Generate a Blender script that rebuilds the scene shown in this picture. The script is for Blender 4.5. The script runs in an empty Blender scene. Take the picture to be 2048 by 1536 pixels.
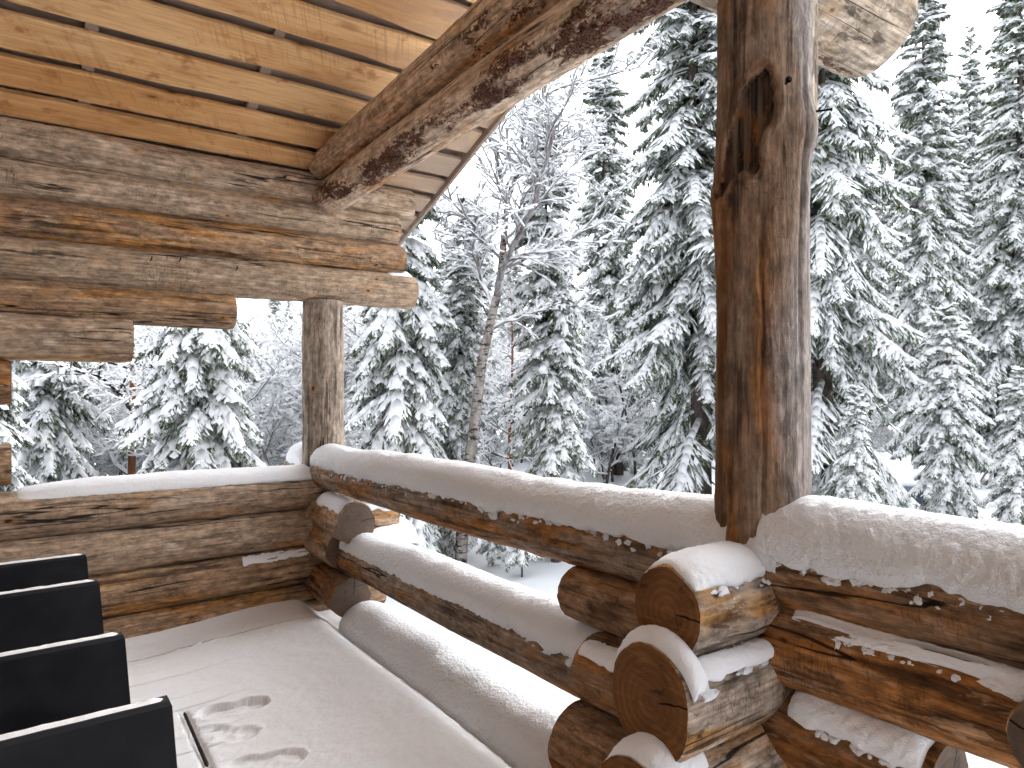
import bpy, math, random
import numpy as np
from mathutils import Vector, Matrix

# ------------------------------------------------------------------ camera, sky, sun, exposure
scene = bpy.context.scene
col = scene.collection
cam_d = bpy.data.cameras.new('camera')
cam = bpy.data.objects.new('camera', cam_d)
col.objects.link(cam)
cam.location = (0, 0, 1.5)
YAW = math.atan(979 / 1365)
cam.rotation_euler = (math.radians(90), 0, -YAW)
cam_d.sensor_width = 36.0
cam_d.lens = 24.0
cam_d.clip_start = 0.02
cam_d.clip_end = 2000
scene.camera = cam

world = bpy.data.worlds.new('World')
scene.world = world
world.use_nodes = True
SUN_EL, SUN_AZ = 40.0, 75.0        # azimuth clockwise from +Y
wn, wl = world.node_tree.nodes, world.node_tree.links
wn.clear()
w_out = wn.new('ShaderNodeOutputWorld')
w_bg = wn.new('ShaderNodeBackground')
w_hs = wn.new('ShaderNodeHueSaturation')
w_sky = wn.new('ShaderNodeTexSky')
w_sky.sky_type = 'NISHITA'
w_sky.sun_disc = False
w_sky.sun_elevation = math.radians(SUN_EL)
w_sky.sun_rotation = math.radians(SUN_AZ)
w_sky.air_density = 1.0
w_sky.dust_density = 4.0
w_sky.ozone_density = 1.0
w_hs.inputs['Saturation'].default_value = 0.20      # overcast: the cloud layer takes the blue out
wl.new(w_sky.outputs[0], w_hs.inputs['Color'])
wl.new(w_hs.outputs[0], w_bg.inputs['Color'])
w_bg.inputs['Strength'].default_value = 0.15
wl.new(w_bg.outputs[0], w_out.inputs['Surface'])

sun_d = bpy.data.lights.new('sun', 'SUN')
sun_d.energy = 0.7
sun_d.angle = math.radians(35)
sun_d.color = (1.0, 0.97, 0.94)
sun = bpy.data.objects.new('sun', sun_d)
col.objects.link(sun)
_e, _a = math.radians(SUN_EL), math.radians(SUN_AZ)
sun.rotation_euler = Vector((-math.sin(_a) * math.cos(_e), -math.cos(_a) * math.cos(_e), -math.sin(_e))).to_track_quat('-Z', 'Y').to_euler()
sun.location = (8, 2, 12)

scene.view_settings.view_transform = 'Standard'
scene.view_settings.look = 'None'
scene.view_settings.gamma = 1.0
scene.view_settings.use_curve_mapping = False
scene.view_settings.exposure = 2.32
scene.render.engine = 'CYCLES'
scene.cycles.use_denoising = True
scene.cycles.use_adaptive_sampling = True
scene.cycles.adaptive_threshold = 0.035
scene.cycles.max_bounces = 9
scene.cycles.diffuse_bounces = 5
scene.cycles.glossy_bounces = 2
scene.cycles.volume_bounces = 4

CX, CY = math.sin(YAW), math.cos(YAW)
GROUND = -0.75


def ray(u):
    k = (u - 1024) / 1365.0
    return CX + CY * k, CY - CX * k


# ------------------------------------------------------------------ numpy helpers
def _hash(ix, iy, iz, seed):
    n = (ix * 374761393 + iy * 668265263 + iz * 2147483647 + seed * 1274126177) & 0xffffffff
    n = ((n ^ (n >> 13)) * 1274126177) & 0xffffffff
    n = (n ^ (n >> 16)) & 0xffffffff
    return n.astype(np.float64) / 4294967295.0 * 2 - 1


def vn(P, seed=0):
    """smooth value noise, P (...,3) -> [-1,1]"""
    P = np.asarray(P, float)
    f = np.floor(P)
    i = f.astype(np.int64)
    w = P - f
    w = w * w * w * (w * (w * 6 - 15) + 10)
    x, y, z = i[..., 0], i[..., 1], i[..., 2]
    a, b, c = w[..., 0], w[..., 1], w[..., 2]
    r = 0
    for dx in (0, 1):
        for dy in (0, 1):
            for dz in (0, 1):
                r = r + _hash(x + dx, y + dy, z + dz, seed) * (a if dx else 1 - a) * (b if dy else 1 - b) * (c if dz else 1 - c)
    return r


def fbm(P, seed=0, oct=3):
    P = np.asarray(P, float)
    r, amp, tot = 0, 1.0, 0
    for o in range(oct):
        r = r + amp * vn(P * (2.03 ** o), seed + o * 17)
        tot += amp
        amp *= 0.5
    return r / tot


def sstep(a, b, x):
    t = np.clip((x - a) / (b - a), 0, 1)
    return t * t * (3 - 2 * t)


def tri_mesh(name, V, T, mats, midx=None, smooth=True, attrs=None):
    V = np.ascontiguousarray(V, np.float32)
    T = np.ascontiguousarray(T, np.int32)
    me = bpy.data.meshes.new(name)
    me.vertices.add(len(V))
    me.vertices.foreach_set('co', V.ravel())
    me.loops.add(T.size)
    me.loops.foreach_set('vertex_index', T.ravel())
    me.polygons.add(len(T))
    me.polygons.foreach_set('loop_start', np.arange(len(T), dtype=np.int32) * 3)
    me.polygons.foreach_set('use_smooth', np.full(len(T), smooth, bool))
    for m in mats:
        me.materials.append(m)
    if midx is not None:
        me.polygons.foreach_set('material_index', np.ascontiguousarray(midx, np.int32))
    if attrs:
        for k, v in attrs.items():
            a = me.attributes.new(k, 'FLOAT', 'POINT')
            a.data.foreach_set('value', np.ascontiguousarray(v, np.float32))
    me.update(calc_edges=True)
    return me


def grid_tris(n, m, wrap=False, off=0):
    """n rows, m columns"""
    i = np.arange(n - 1)[:, None]
    mm = m if wrap else m - 1
    j = np.arange(mm)[None, :]
    j2 = (j + 1) % m
    a = i * m + j
    b = i * m + j2
    c = (i + 1) * m + j2
    d = (i + 1) * m + j
    return np.concatenate([np.stack([a, b, c], -1).reshape(-1, 3), np.stack([a, c, d], -1).reshape(-1, 3)]) + off


def add_obj(name, me, parent=None, loc=(0, 0, 0), rot=None):
    o = bpy.data.objects.new(name, me)
    col.objects.link(o)
    o.location = loc
    if rot is not None:
        o.rotation_euler = rot
    if parent is not None:
        o.parent = parent
        o.location = Vector(loc) - parent.location
    return o


def tag(o, label=None, cat=None, group=None, kind=None):
    if label: o['label'] = label
    if cat: o['category'] = cat
    if group: o['group'] = group
    if kind: o['kind'] = kind
    return o


def thing(name, label, cat, loc=(0, 0, 0), group=None):
    o = bpy.data.objects.new(name, None)
    col.objects.link(o)
    o.location = loc
    o.empty_display_size = 0.1
    return tag(o, label, cat, group)


# ------------------------------------------------------------------ materials
class NT:
    def __init__(self, name):
        self.m = bpy.data.materials.new(name)
        self.m.use_nodes = True
        self.t = self.m.node_tree
        self.n, self.l = self.t.nodes, self.t.links
        self.b = self.n['Principled BSDF']

    def new(self, typ, **kw):
        nd = self.n.new(typ)
        for k, v in kw.items():
            setattr(nd, k, v)
        return nd

    def link(self, a, b):
        self.l.new(a, b)

    def coords(self, rnd=True):
        tc = self.new('ShaderNodeTexCoord')
        if not rnd:
            return tc.outputs['Object']
        oi = self.new('ShaderNodeObjectInfo')
        mu = self.new('ShaderNodeVectorMath', operation='SCALE')
        cb = self.new('ShaderNodeCombineXYZ')
        for i, s in enumerate((53.0, 31.0, 17.0)):
            q = self.math('MULTIPLY', oi.outputs['Random'], s)
            self.link(q, cb.inputs[i])
        ad = self.new('ShaderNodeVectorMath', operation='ADD')
        self.link(tc.outputs['Object'], ad.inputs[0])
        self.link(cb.outputs[0], ad.inputs[1])
        self.n.remove(mu)
        return ad.outputs[0]

    def mapped(self, vec, s):
        mp = self.new('ShaderNodeMapping')
        mp.inputs['Scale'].default_value = s
        self.link(vec, mp.inputs['Vector'])
        return mp.outputs[0]

    def noise(self, vec, scale=1.0, detail=4, rough=0.55, dist=0.0):
        nz = self.new('ShaderNodeTexNoise')
        self.link(vec, nz.inputs['Vector'])
        nz.inputs['Scale'].default_value = scale
        nz.inputs['Detail'].default_value = detail
        nz.inputs['Roughness'].default_value = rough
        nz.inputs['Distortion'].default_value = dist
        return nz.outputs['Fac']

    def math(self, op, a, b=None, clamp=False):
        md = self.new('ShaderNodeMath', operation=op)
        md.use_clamp = clamp
        for i, x in enumerate((a, b)):
            if x is None: continue
            if isinstance(x, (int, float)):
                md.inputs[i].default_value = x
            else:
                self.link(x, md.inputs[i])
        return md.outputs[0]

    def rng(self, x, a, b, c=0.0, d=1.0):
        mr = self.new('ShaderNodeMapRange')
        mr.interpolation_type = 'SMOOTHSTEP'
        self.link(x, mr.inputs['Value'])
        for k, v in zip(('From Min', 'From Max', 'To Min', 'To Max'), (a, b, c, d)):
            mr.inputs[k].default_value = v
        return mr.outputs[0]

    def mix(self, f, a, b, mode='MIX'):
        mx = self.new('ShaderNodeMix', data_type='RGBA', blend_type=mode)
        if isinstance(f, (int, float)):
            mx.inputs[0].default_value = f
        else:
            self.link(f, mx.inputs[0])
        for i, x in ((6, a), (7, b)):
            if isinstance(x, tuple):
                mx.inputs[i].default_value = (*x, 1)
            else:
                self.link(x, mx.inputs[i])
        return mx.outputs[2]

    def bump(self, h, strength=0.5, dist=0.01, prev=None):
        bp = self.new('ShaderNodeBump')
        bp.inputs['Strength'].default_value = strength
        bp.inputs['Distance'].default_value = dist
        self.link(h, bp.inputs['Height'])
        if prev is not None:
            self.link(prev, bp.inputs['Normal'])
        return bp.outputs[0]

    def done(self, colr, rough=0.8, normal=None, spec=0.3):
        if isinstance(colr, tuple):
            self.b.inputs['Base Color'].default_value = (*colr, 1)
        else:
            self.link(colr, self.b.inputs['Base Color'])
        if isinstance(rough, (int, float)):
            self.b.inputs['Roughness'].default_value = rough
        else:
            self.link(rough, self.b.inputs['Roughness'])
        self.b.inputs['Specular IOR Level'].default_value = spec
        if normal is not None:
            self.link(normal, self.b.inputs['Normal'])
        return self.m


def wood_mat(name, base=(.30, .235, .18), warm=(.30, .13, .04), dark=(.045, .026, .016), light=(.50, .41, .32),
             warm_at=(.50, .66), dark_at=(.58, .72), light_at=(.55, .75), bark=None, check=0.5, scar=False, silver=None, knots=True, band=None, mott=1.0):
    """peeled, weathered round log; grain along local X"""
    t = NT(name)
    P = t.coords()
    n_patch = t.noise(t.mapped(P, (1.1, 6, 6)), 1, 4, .62, .4)
    n_patch2 = t.noise(t.mapped(P, (2.3, 9, 9)), 1, 3, .6, .3)
    n_fine = t.noise(t.mapped(P, (3.5, 75, 75)), 1, 3, .65)
    n_streak = t.noise(t.mapped(P, (1.3, 24, 24)), 1, 4, .62, .25)
    n_blot = t.noise(t.mapped(P, (5, 9, 9)), 1, 5, .72)
    n_chip = t.noise(t.mapped(P, (5.5, 22, 22)), 1, 5, .68, .5)
    n_mot = t.noise(t.mapped(P, (16, 30, 30)), 1, 3, .7)
    c = t.mix(t.rng(n_patch2, light_at[0], light_at[1]), base, light)
    c = t.mix(t.rng(n_patch, warm_at[0], warm_at[1]), c, warm)
    if silver is not None:
        tc = t.new('ShaderNodeTexCoord')
        sx = t.new('ShaderNodeSeparateXYZ')
        t.link(tc.outputs['Object'], sx.inputs[0])
        side = t.math('ADD', t.math('MULTIPLY', sx.outputs[1], silver[0]), t.math('MULTIPLY', sx.outputs[2], silver[1]))
        side = t.math('ADD', side, t.math('MULTIPLY', t.math('SUBTRACT', n_patch, .5), .30))
        c = t.mix(t.rng(side, -.02, .055), c, (.30, .258, .232))
    c = t.mix(t.math('MULTIPLY', t.rng(n_streak, dark_at[0], dark_at[1]), .8), c, dark)
    c = t.mix(t.math('MULTIPLY', t.rng(n_blot, .52, .70), .60 * mott), c, dark)
    c = t.mix(t.math('MULTIPLY', t.rng(n_chip, .57, .61), .60 * mott), c, light)
    c = t.mix(t.math('MULTIPLY', t.rng(n_chip, .42, .38), .62 * mott), c, dark)
    mo = t.rng(n_mot, .30, .70, .66, 1.30)
    mc = t.new('ShaderNodeCombineColor')
    for i in range(3): t.link(mo, mc.inputs[i])
    c = t.mix(1.0, c, mc.outputs[0], 'MULTIPLY')
    # grain contrast
    g = t.rng(n_fine, .25, .75, .62, 1.25)
    gc = t.new('ShaderNodeCombineColor')
    for i in range(3): t.link(g, gc.inputs[i])
    c = t.mix(1.0, c, gc.outputs[0], 'MULTIPLY')
    h = t.math('ADD', t.math('MULTIPLY', n_fine, .5), t.math('ADD', t.math('MULTIPLY', n_streak, .7), t.math('MULTIPLY', t.rng(n_chip, .38, .61), .55)))
    # long drying cracks
    n_cr = t.noise(t.mapped(P, (.42, 8, 8)), 1, 3, .5, .15)
    cr = t.math('ABSOLUTE', t.math('SUBTRACT', n_cr, .5))
    n_gate = t.noise(t.mapped(P, (.8, 3, 3)), 1, 2)
    crm = t.math('MULTIPLY', t.rng(cr, .0035, .0095, 1, 0), t.rng(n_gate, .50, .58))
    c = t.mix(t.math('MULTIPLY', crm, .92), c, (.012, .008, .006))
    h = t.math('SUBTRACT', h, t.math('MULTIPLY', crm, 2.0))
    # fine cross checks of the weathered skin
    n_ck = t.noise(t.mapped(P, (60, 7, 7)), 1, 3, .6, .6)
    ck = t.rng(t.math('ABSOLUTE', t.math('SUBTRACT', n_ck, .5)), .004, .016, 1, 0)
    ckm = t.math('MULTIPLY', ck, t.rng(t.noise(P, 3.2, 3), .50, .64))
    c = t.mix(t.math('MULTIPLY', ckm, check), c, (.05, .035, .025))
    h = t.math('SUBTRACT', h, t.math('MULTIPLY', ckm, .5))
    if knots:
        vo = t.new('ShaderNodeTexVoronoi')
        vo.inputs['Scale'].default_value = 1.0
        t.link(t.mapped(P, (3.4, 6.5, 6.5)), vo.inputs['Vector'])
        kd = vo.outputs['Distance']
        scl = t.new('ShaderNodeSeparateColor')
        t.link(vo.outputs['Color'], scl.inputs[0])
        kg = t.rng(scl.outputs[0], .35, .40)
        kd = t.math('ADD', kd, t.math('MULTIPLY', t.math('SUBTRACT', n_mot, .5), .10))
        c = t.mix(t.math('MULTIPLY', t.rng(kd, .06, .24, .60, 0), kg), c, warm)
        c = t.mix(t.math('MULTIPLY', t.rng(kd, .035, .085, .95, 0), kg), c, (.03, .016, .01))
        h = t.math('ADD', h, t.math('MULTIPLY', t.rng(kd, .05, .26, 1.2, 0), kg))
    if bark is not None:
        # flakes of reddish bark still clinging on
        v2 = t.new('ShaderNodeTexVoronoi')
        v2.feature = 'DISTANCE_TO_EDGE'
        v2.inputs['Scale'].default_value = 1.0
        wob = t.new('ShaderNodeVectorMath', operation='ADD')
        sc = t.new('ShaderNodeVectorMath', operation='SCALE')
        nzc = t.new('ShaderNodeTexNoise')
        t.link(P, nzc.inputs['Vector']); nzc.inputs['Scale'].default_value = 20
        sc.inputs['Scale'].default_value = .05
        t.link(nzc.outputs['Color'], sc.inputs[0])
        t.link(P, wob.inputs[0]); t.link(sc.outputs[0], wob.inputs[1])
        t.link(t.mapped(wob.outputs[0], (26, 48, 48)), v2.inputs['Vector'])
        v3 = t.new('ShaderNodeTexVoronoi')
        v3.inputs['Scale'].default_value = 1.0
        vv_ = t.mapped(wob.outputs[0], (44, 92, 92))
        t.link(vv_, v3.inputs['Vector'])
        t.l.remove(v2.inputs['Vector'].links[0]); t.link(vv_, v2.inputs['Vector'])
        fc = t.new('ShaderNodeSeparateColor'); t.link(v3.outputs['Color'], fc.inputs[0])
        edge = t.rng(v2.outputs['Distance'], .01, .16)
        bc = t.mix(t.rng(fc.outputs[0], .1, .9), (.34, .17, .105), (.56, .38, .28))
        bc = t.mix(t.rng(fc.outputs[1], .50, .75), bc, (.50, .40, .33))
        bc = t.mix(t.math('MULTIPLY', t.math('SUBTRACT', 1.0, edge), .28), bc, (.08, .045, .03))
        bc = t.mix(t.rng(n_mot, .45, .70, 0, .55), bc, (.22, .13, .085))
        bn = t.noise(t.mapped(P, (1.6, 5.5, 5.5)), 1, 5, .70)
        if band:
            tcb = t.new('ShaderNodeTexCoord'); sb = t.new('ShaderNodeSeparateXYZ')
            t.link(tcb.outputs['Object'], sb.inputs[0])
            dt = t.math('ADD', t.math('MULTIPLY', sb.outputs[1], band[0]), t.math('MULTIPLY', sb.outputs[2], band[1]))
            bn = t.math('ADD', bn, t.math('MULTIPLY', t.math('SUBTRACT', dt, .090), 2.2))
        bn = t.math('ADD', bn, t.math('MULTIPLY', t.math('SUBTRACT', fc.outputs[2], .5), .09))
        bm = t.rng(bn, bark[0], bark[1])
        bc = t.mix(t.noise(P, 30, 3), (.10, .035, .018), (.30, .155, .10))
        bc = t.mix(edge, (.03, .015, .01), bc)
        bc = t.mix(t.rng(t.noise(P, 11, 4), .58, .68), bc, (.34, .27, .22))
        c = t.mix(bm, c, bc)
        h = t.math('ADD', h, t.math('MULTIPLY', bm, t.math('ADD', t.math('MULTIPLY', t.math('MULTIPLY', edge, fc.outputs[0]), .8), .25)))
    if scar:
        at = t.new('ShaderNodeAttribute', attribute_name='scar')
        s = at.outputs['Fac']
        sc_c = t.mix(t.rng(n_fine, .35, .65), (.018, .010, .006), (.125, .078, .048))
        sc_c = t.mix(t.rng(n_blot, .55, .68), sc_c, (.20, .075, .018))
        c = t.mix(t.rng(s, .35, .75), c, sc_c)
        at2 = t.new('ShaderNodeAttribute', attribute_name='lip')
        c = t.mix(t.math('MULTIPLY', at2.outputs['Fac'], t.rng(n_patch2, .40, .62, .15, .95)), c, t.mix(n_streak, (.24, .085, .015), (.09, .04, .02)))
    nb = t.bump(h, .65, .006)
    return t.done(c, .78, nb, .25)


def end_mat(name, a=(.285, .130, .050), b=(.165, .073, .028), grey=0.0):
    t = NT(name)
    P = t.coords()
    tc = t.new('ShaderNodeTexCoord')
    mp = t.mapped(tc.outputs['Object'], (0, 1, 1))
    ln = t.new('ShaderNodeVectorMath', operation='LENGTH')
    nzv = t.noise(P, 9, 4, .6)
    t.link(mp, ln.inputs[0])
    rad = t.math('ADD', ln.outputs['Value'], t.math('MULTIPLY', t.math('SUBTRACT', nzv, .5), .02))
    rings = t.math('SINE', t.math('MULTIPLY', rad, 900))
    rings2 = t.math('SINE', t.math('MULTIPLY', rad, 310))
    saw = t.noise(t.mapped(P, (1, 9, 130)), 1, 3)
    c = t.mix(t.rng(nzv, .3, .7), a, b)
    c = t.mix(t.math('MULTIPLY', t.rng(rings2, -1, 1), .6), c, b)
    c = t.mix(t.math('MULTIPLY', t.rng(rings, -.2, 1), .18), c, (.02, .01, .006))
    c = t.mix(t.rng(saw, .5, .8, 0, .4), c, tuple(x * 1.7 for x in a))
    c = t.mix(t.rng(t.noise(P, 24, 4), .60, .72, 0, .7), c, (.02, .011, .007))
    if grey:
        c = t.mix(grey, c, (.33, .30, .28))
    # one drying split from the heart to the rim
    oi = t.new('ShaderNodeObjectInfo')
    vr = t.new('ShaderNodeVectorRotate', rotation_type='X_AXIS')
    t.link(tc.outputs['Object'], vr.inputs['Vector'])
    t.link(t.math('MULTIPLY', oi.outputs['Random'], 40), vr.inputs['Angle'])
    sp = t.new('ShaderNodeSeparateXYZ'); t.link(vr.outputs[0], sp.inputs[0])
    off = t.math('ABSOLUTE', t.math('ADD', sp.outputs[1], t.math('MULTIPLY', t.math('SUBTRACT', nzv, .5), .03)))
    spl = t.math('MULTIPLY', t.rng(off, .0008, .0032, 1, 0), t.rng(sp.outputs[2], -.02, -.035))
    c = t.mix(spl, c, (.008, .005, .004))
    h = t.math('ADD', t.math('MULTIPLY', rings2, .15), saw)
    return t.done(c, .85, t.bump(h, .5, .003), .2)


def board_mat(name, a=(.80, .505, .245), b=(.66, .345, .13), grey=(.42, .34, .28), grey_x=None, grey_all=0.0):
    """sawn plank; grain along local X; weathers to grey towards local x > grey_x"""
    t = NT(name)
    P = t.coords()
    n1 = t.noise(t.mapped(P, (1.4, 7, 7)), 1, 6, .6, .5)
    n2 = t.noise(t.mapped(P, (4, 90, 90)), 1, 5, .6)
    sk = t.new('ShaderNodeMapping')
    sk.inputs['Rotation'].default_value = (0, 0, math.radians(24))
    t.link(P, sk.inputs['Vector'])
    saw = t.noise(t.mapped(sk.outputs[0], (70, 3, 3)), 1, 3, .5)
    n_spot = t.noise(P, 7, 6, .7)
    oi = t.new('ShaderNodeObjectInfo')
    rv = t.math('FRACT', t.math('MULTIPLY', oi.outputs['Random'], 7.3))
    n1 = t.math('ADD', n1, t.math('MULTIPLY', t.math('SUBTRACT', rv, .5), .26))
    c = t.mix(t.rng(n1, .36, .68), a, b)
    c = t.mix(t.rng(n2, .35, .75, 0, .45), c, tuple(x * .5 for x in b))
    gate = t.rng(t.noise(P, 2.6, 3), .46, .60)
    c = t.mix(t.math('MULTIPLY', t.math('MULTIPLY', t.rng(saw, .50, .66), gate), .38), c, (.36, .17, .055))
    c = t.mix(t.rng(n_spot, .56, .70, 0, .70), c, (.34, .13, .035))
    c = t.mix(t.rng(t.noise(t.mapped(P, (3, 11, 11)), 1, 5, .7), .55, .68, 0, .55), c, (.40, .20, .07))
    vo = t.new('ShaderNodeTexVoronoi')
    t.link(t.mapped(P, (2.0, 5.2, 5.2)), vo.inputs['Vector'])
    vo.inputs['Scale'].default_value = 1
    kd = vo.outputs['Distance']
    c = t.mix(t.rng(kd, .06, .20, .6, 0), c, (.36, .15, .04))
    c = t.mix(t.rng(kd, .03, .07, .85, 0), c, (.14, .055, .02))
    if grey_all:
        c = t.mix(grey_all, c, t.mix(n2, tuple(x * .45 for x in grey), grey))
    if grey_x is not None:
        tc = t.new('ShaderNodeTexCoord')
        sx = t.new('ShaderNodeSeparateXYZ')
        t.link(tc.outputs['Object'], sx.inputs[0])
        q = t.math('ADD', sx.outputs[0], t.math('MULTIPLY', t.math('SUBTRACT', n1, .5), 1.6))
        c = t.mix(t.rng(q, grey_x[0], grey_x[1], 0, .85), c, t.mix(n2, tuple(x * .55 for x in grey), tuple(x * 1.25 for x in grey)))
    h = t.math('ADD', n2, t.math('MULTIPLY', saw, .5))
    return t.done(c, .75, t.bump(h, .45, .003), .25)


def snow_mat(name, colr=(.835, .86, .895), fine=1.0, scale=1.0, grain=True):
    t = NT(name)
    tc = t.new('ShaderNodeTexCoord')
    P = tc.outputs['Object']
    n1 = t.noise(P, 60 * scale, 5, .65)
    n2 = t.noise(P, 260 * scale, 3, .6)
    nb = t.bump(n1, min(1, .35 * fine), .014 / scale * max(1, fine * .7))
    nb = t.bump(n2, min(1, .35 * fine), .005 / scale, nb)
    t.b.inputs['Subsurface Weight'].default_value = 0.0
    return t.done(colr, .65, nb, .25)


M = {}
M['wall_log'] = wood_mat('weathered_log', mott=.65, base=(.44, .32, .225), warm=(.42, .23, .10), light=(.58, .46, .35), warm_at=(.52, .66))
M['wall_warm'] = wood_mat('warm_log', mott=.8, base=(.36, .23, .14), warm=(.47, .23, .075), light=(.60, .42, .25), warm_at=(.47, .60), dark_at=(.52, .64))
M['wall_grey'] = wood_mat('grey_log', mott=.55, base=(.42, .305, .21), warm=(.44, .25, .12), light=(.60, .475, .36), warm_at=(.56, .70), dark_at=(.60, .74), check=.8)
M['rail_log'] = wood_mat('rail_log', mott=.8, base=(.31, .22, .155), warm=(.38, .165, .045), light=(.42, .34, .27), warm_at=(.48, .60), dark_at=(.54, .67))
M['rail_brown'] = wood_mat('brown_log', mott=.85, base=(.31, .18, .10), warm=(.38, .16, .045), light=(.48, .32, .20), warm_at=(.44, .60), dark_at=(.52, .65))
M['stub_log'] = wood_mat('stub_log', base=(.44, .355, .285), warm=(.44, .23, .08), light=(.60, .52, .43), warm_at=(.50, .62), dark_at=(.56, .70), check=.8)
M['beam_log'] = wood_mat('beam_log', mott=.65, base=(.56, .39, .26), warm=(.50, .26, .11), light=(.68, .54, .41), warm_at=(.50, .64), dark_at=(.58, .72), bark=(.58, .63))
M['beam_log_bark'] = wood_mat('beam_log_bark', mott=.6, base=(.58, .44, .32), warm=(.50, .27, .12), light=(.70, .58, .47), warm_at=(.52, .66), dark_at=(.57, .70), bark=(.515, .575), band=(-.81, -.59))
M['tie_log'] = wood_mat('tie_log', base=(.46, .375, .285), warm=(.45, .30, .165), light=(.57, .49, .40), warm_at=(.55, .70), dark_at=(.62, .78), bark=(.61, .65), check=.8)
M['post_near'] = wood_mat('post_log', mott=.6, base=(.245, .155, .097), warm=(.31, .135, .04), light=(.32, .23, .165), warm_at=(.49, .62), dark_at=(.57, .70), scar=True, silver=(-0.8, 0.6), knots=False, check=.3)
M['post_far'] = wood_mat('far_post_log', mott=.6, base=(.34, .27, .21), warm=(.38, .21, .10), light=(.44, .37, .31), warm_at=(.58, .74), dark_at=(.55, .68))
M['end'] = end_mat('sawn_end')
M['end_grey'] = end_mat('grey_sawn_end', a=(.17, .105, .065), b=(.09, .055, .035), grey=.18)
M['stick'] = wood_mat('dark_stick_wood', base=(.035, .020, .012), warm=(.07, .03, .012), light=(.06, .04, .025), knots=False)
M['board'] = board_mat('roof_board', grey_x=(5.0, 6.3))
M['board_old'] = board_mat('old_board', grey=(.42, .36, .32), grey_all=.85)
M['snow'] = snow_mat('snow')
M['snow_rough'] = snow_mat('crusted_snow', fine=1.9, scale=1.0)
M['snow_soft'] = snow_mat('soft_snow', fine=.5)


def simple(name, c, rough=.6, spec=.4, metal=0.0):
    t = NT(name)
    t.b.inputs['Metallic'].default_value = metal
    return t.done(c, rough, None, spec)


def black_mat():
    t = NT('black_panel')
    P = t.coords()
    n = t.noise(P, 14, 4)
    c = t.mix(t.rng(n, .35, .75), (.018, .019, .023), (.026, .027, .032))
    return t.done(c, t.rng(n, .3, .7, .42, .60), t.bump(t.noise(P, 300, 2), .06, .001), .25)


M['black'] = black_mat()
M['iron'] = simple('dark_iron', (.02, .018, .017), .55, .4, .6)

# ------------------------------------------------------------------ shapes
def frame_of(p0, p1):
    d = (Vector(p1) - Vector(p0))
    L = d.length
    x = d.normalized()
    z = Vector((0, 0, 1))
    if abs(x.dot(z)) > .95:
        z = Vector((0, -1, 0))
    y = z.cross(x).normalized()
    z = x.cross(y)
    return L, Matrix((x, y, z)).transposed().to_4x4()


def log_mesh(L, r0, r1, seed, mats, nth=40, dx=.02, rough=1.0, oval=(1, 1), bend=.012, knots=None, hook=None):
    n = max(6, int(L / dx) + 1)
    xs = np.linspace(0, L, n)
    th = np.linspace(0, 2 * np.pi, nth, endpoint=False)
    X, TH = np.meshgrid(xs, th, indexing='ij')
    cy, sz = np.cos(TH), np.sin(TH)
    R = r0 + (r1 - r0) * X / L
    off = seed * 7.31
    Pn = np.stack([X * .9 + off, cy * .9 + off, sz * .9], -1)
    R = R * (1 + .055 * rough * vn(Pn, seed))
    R = R * (1 + .022 * rough * vn(np.stack([X * 3.5 + off, cy * 2.2, sz * 2.2], -1), seed + 3))
    R = R + .0028 * rough * fbm(np.stack([X * 4 + off, cy * 9, sz * 9], -1), seed + 5, 3)
    R = R + .0012 * rough * vn(np.stack([X * 60 + off, cy * 22, sz * 22], -1), seed + 9)
    rng = random.Random(seed)
    if knots is None:
        knots = [(rng.uniform(0, L), rng.uniform(0, 2 * math.pi)) for _ in range(int(L * 4))]
    for kx, ka in knots:
        da = (TH - ka + np.pi) % (2 * np.pi) - np.pi
        d2 = ((X - kx) / .045) ** 2 + (da * r0 / .03) ** 2
        R = R + rng.uniform(.003, .010) * np.exp(-d2)
    # worn arrises at both ends
    e = np.minimum(X, L - X)
    R = R - .006 * np.clip(1 - e / .008, 0, 1) ** 2
    if hook is not None:
        R = hook(X, TH, R)
    by = bend * vn(np.stack([X * .8 + off, 0 * X, 0 * X], -1), seed + 11)
    bz = bend * vn(np.stack([X * .8 + off, 0 * X + 9, 0 * X], -1), seed + 12)
    V = np.stack([X, R * cy * oval[0] + by, R * sz * oval[1] + bz], -1).reshape(-1, 3)
    T = grid_tris(n, nth, True)
    nt = len(T)
    mi = [np.zeros(nt, int)]
    # sawn faces: rim ring, inner rings, centre
    base = len(V)
    Vs, Ts = [V], [T]
    for e_i, row in ((0, 0), (1, n - 1)):
        ring = V[row * nth:(row + 1) * nth]
        cen = ring.mean(0)
        sgn = -1 if e_i == 0 else 1
        rings = []
        for k, f in enumerate((1.0, .66, .33)):
            rr = cen + (ring - cen) * f
            rr = rr.copy()
            rr[:, 0] += sgn * (.0012 * rng.uniform(-1, 1)) + (.0015 * vn(rr * 30 + seed, seed + 2) if k else 0)
            rings.append(rr)
        cb = np.concatenate(rings + [cen[None]])
        tt = grid_tris(3, nth, True)
        j = np.arange(nth)
        fan = np.stack([2 * nth + j, 2 * nth + (j + 1) % nth, np.full(nth, 3 * nth)], -1)
        tt = np.concatenate([tt, fan]) + base
        if e_i == 1:
            pass
        else:
            tt = tt[:, ::-1]
        Vs.append(cb); Ts.append(tt); mi.append(np.ones(len(tt), int))
        base += len(cb)
    T0 = Ts[0][:, ::-1]
    Ts[0] = T0
    return np.concatenate(Vs), np.concatenate(Ts), np.concatenate(mi)


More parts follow.
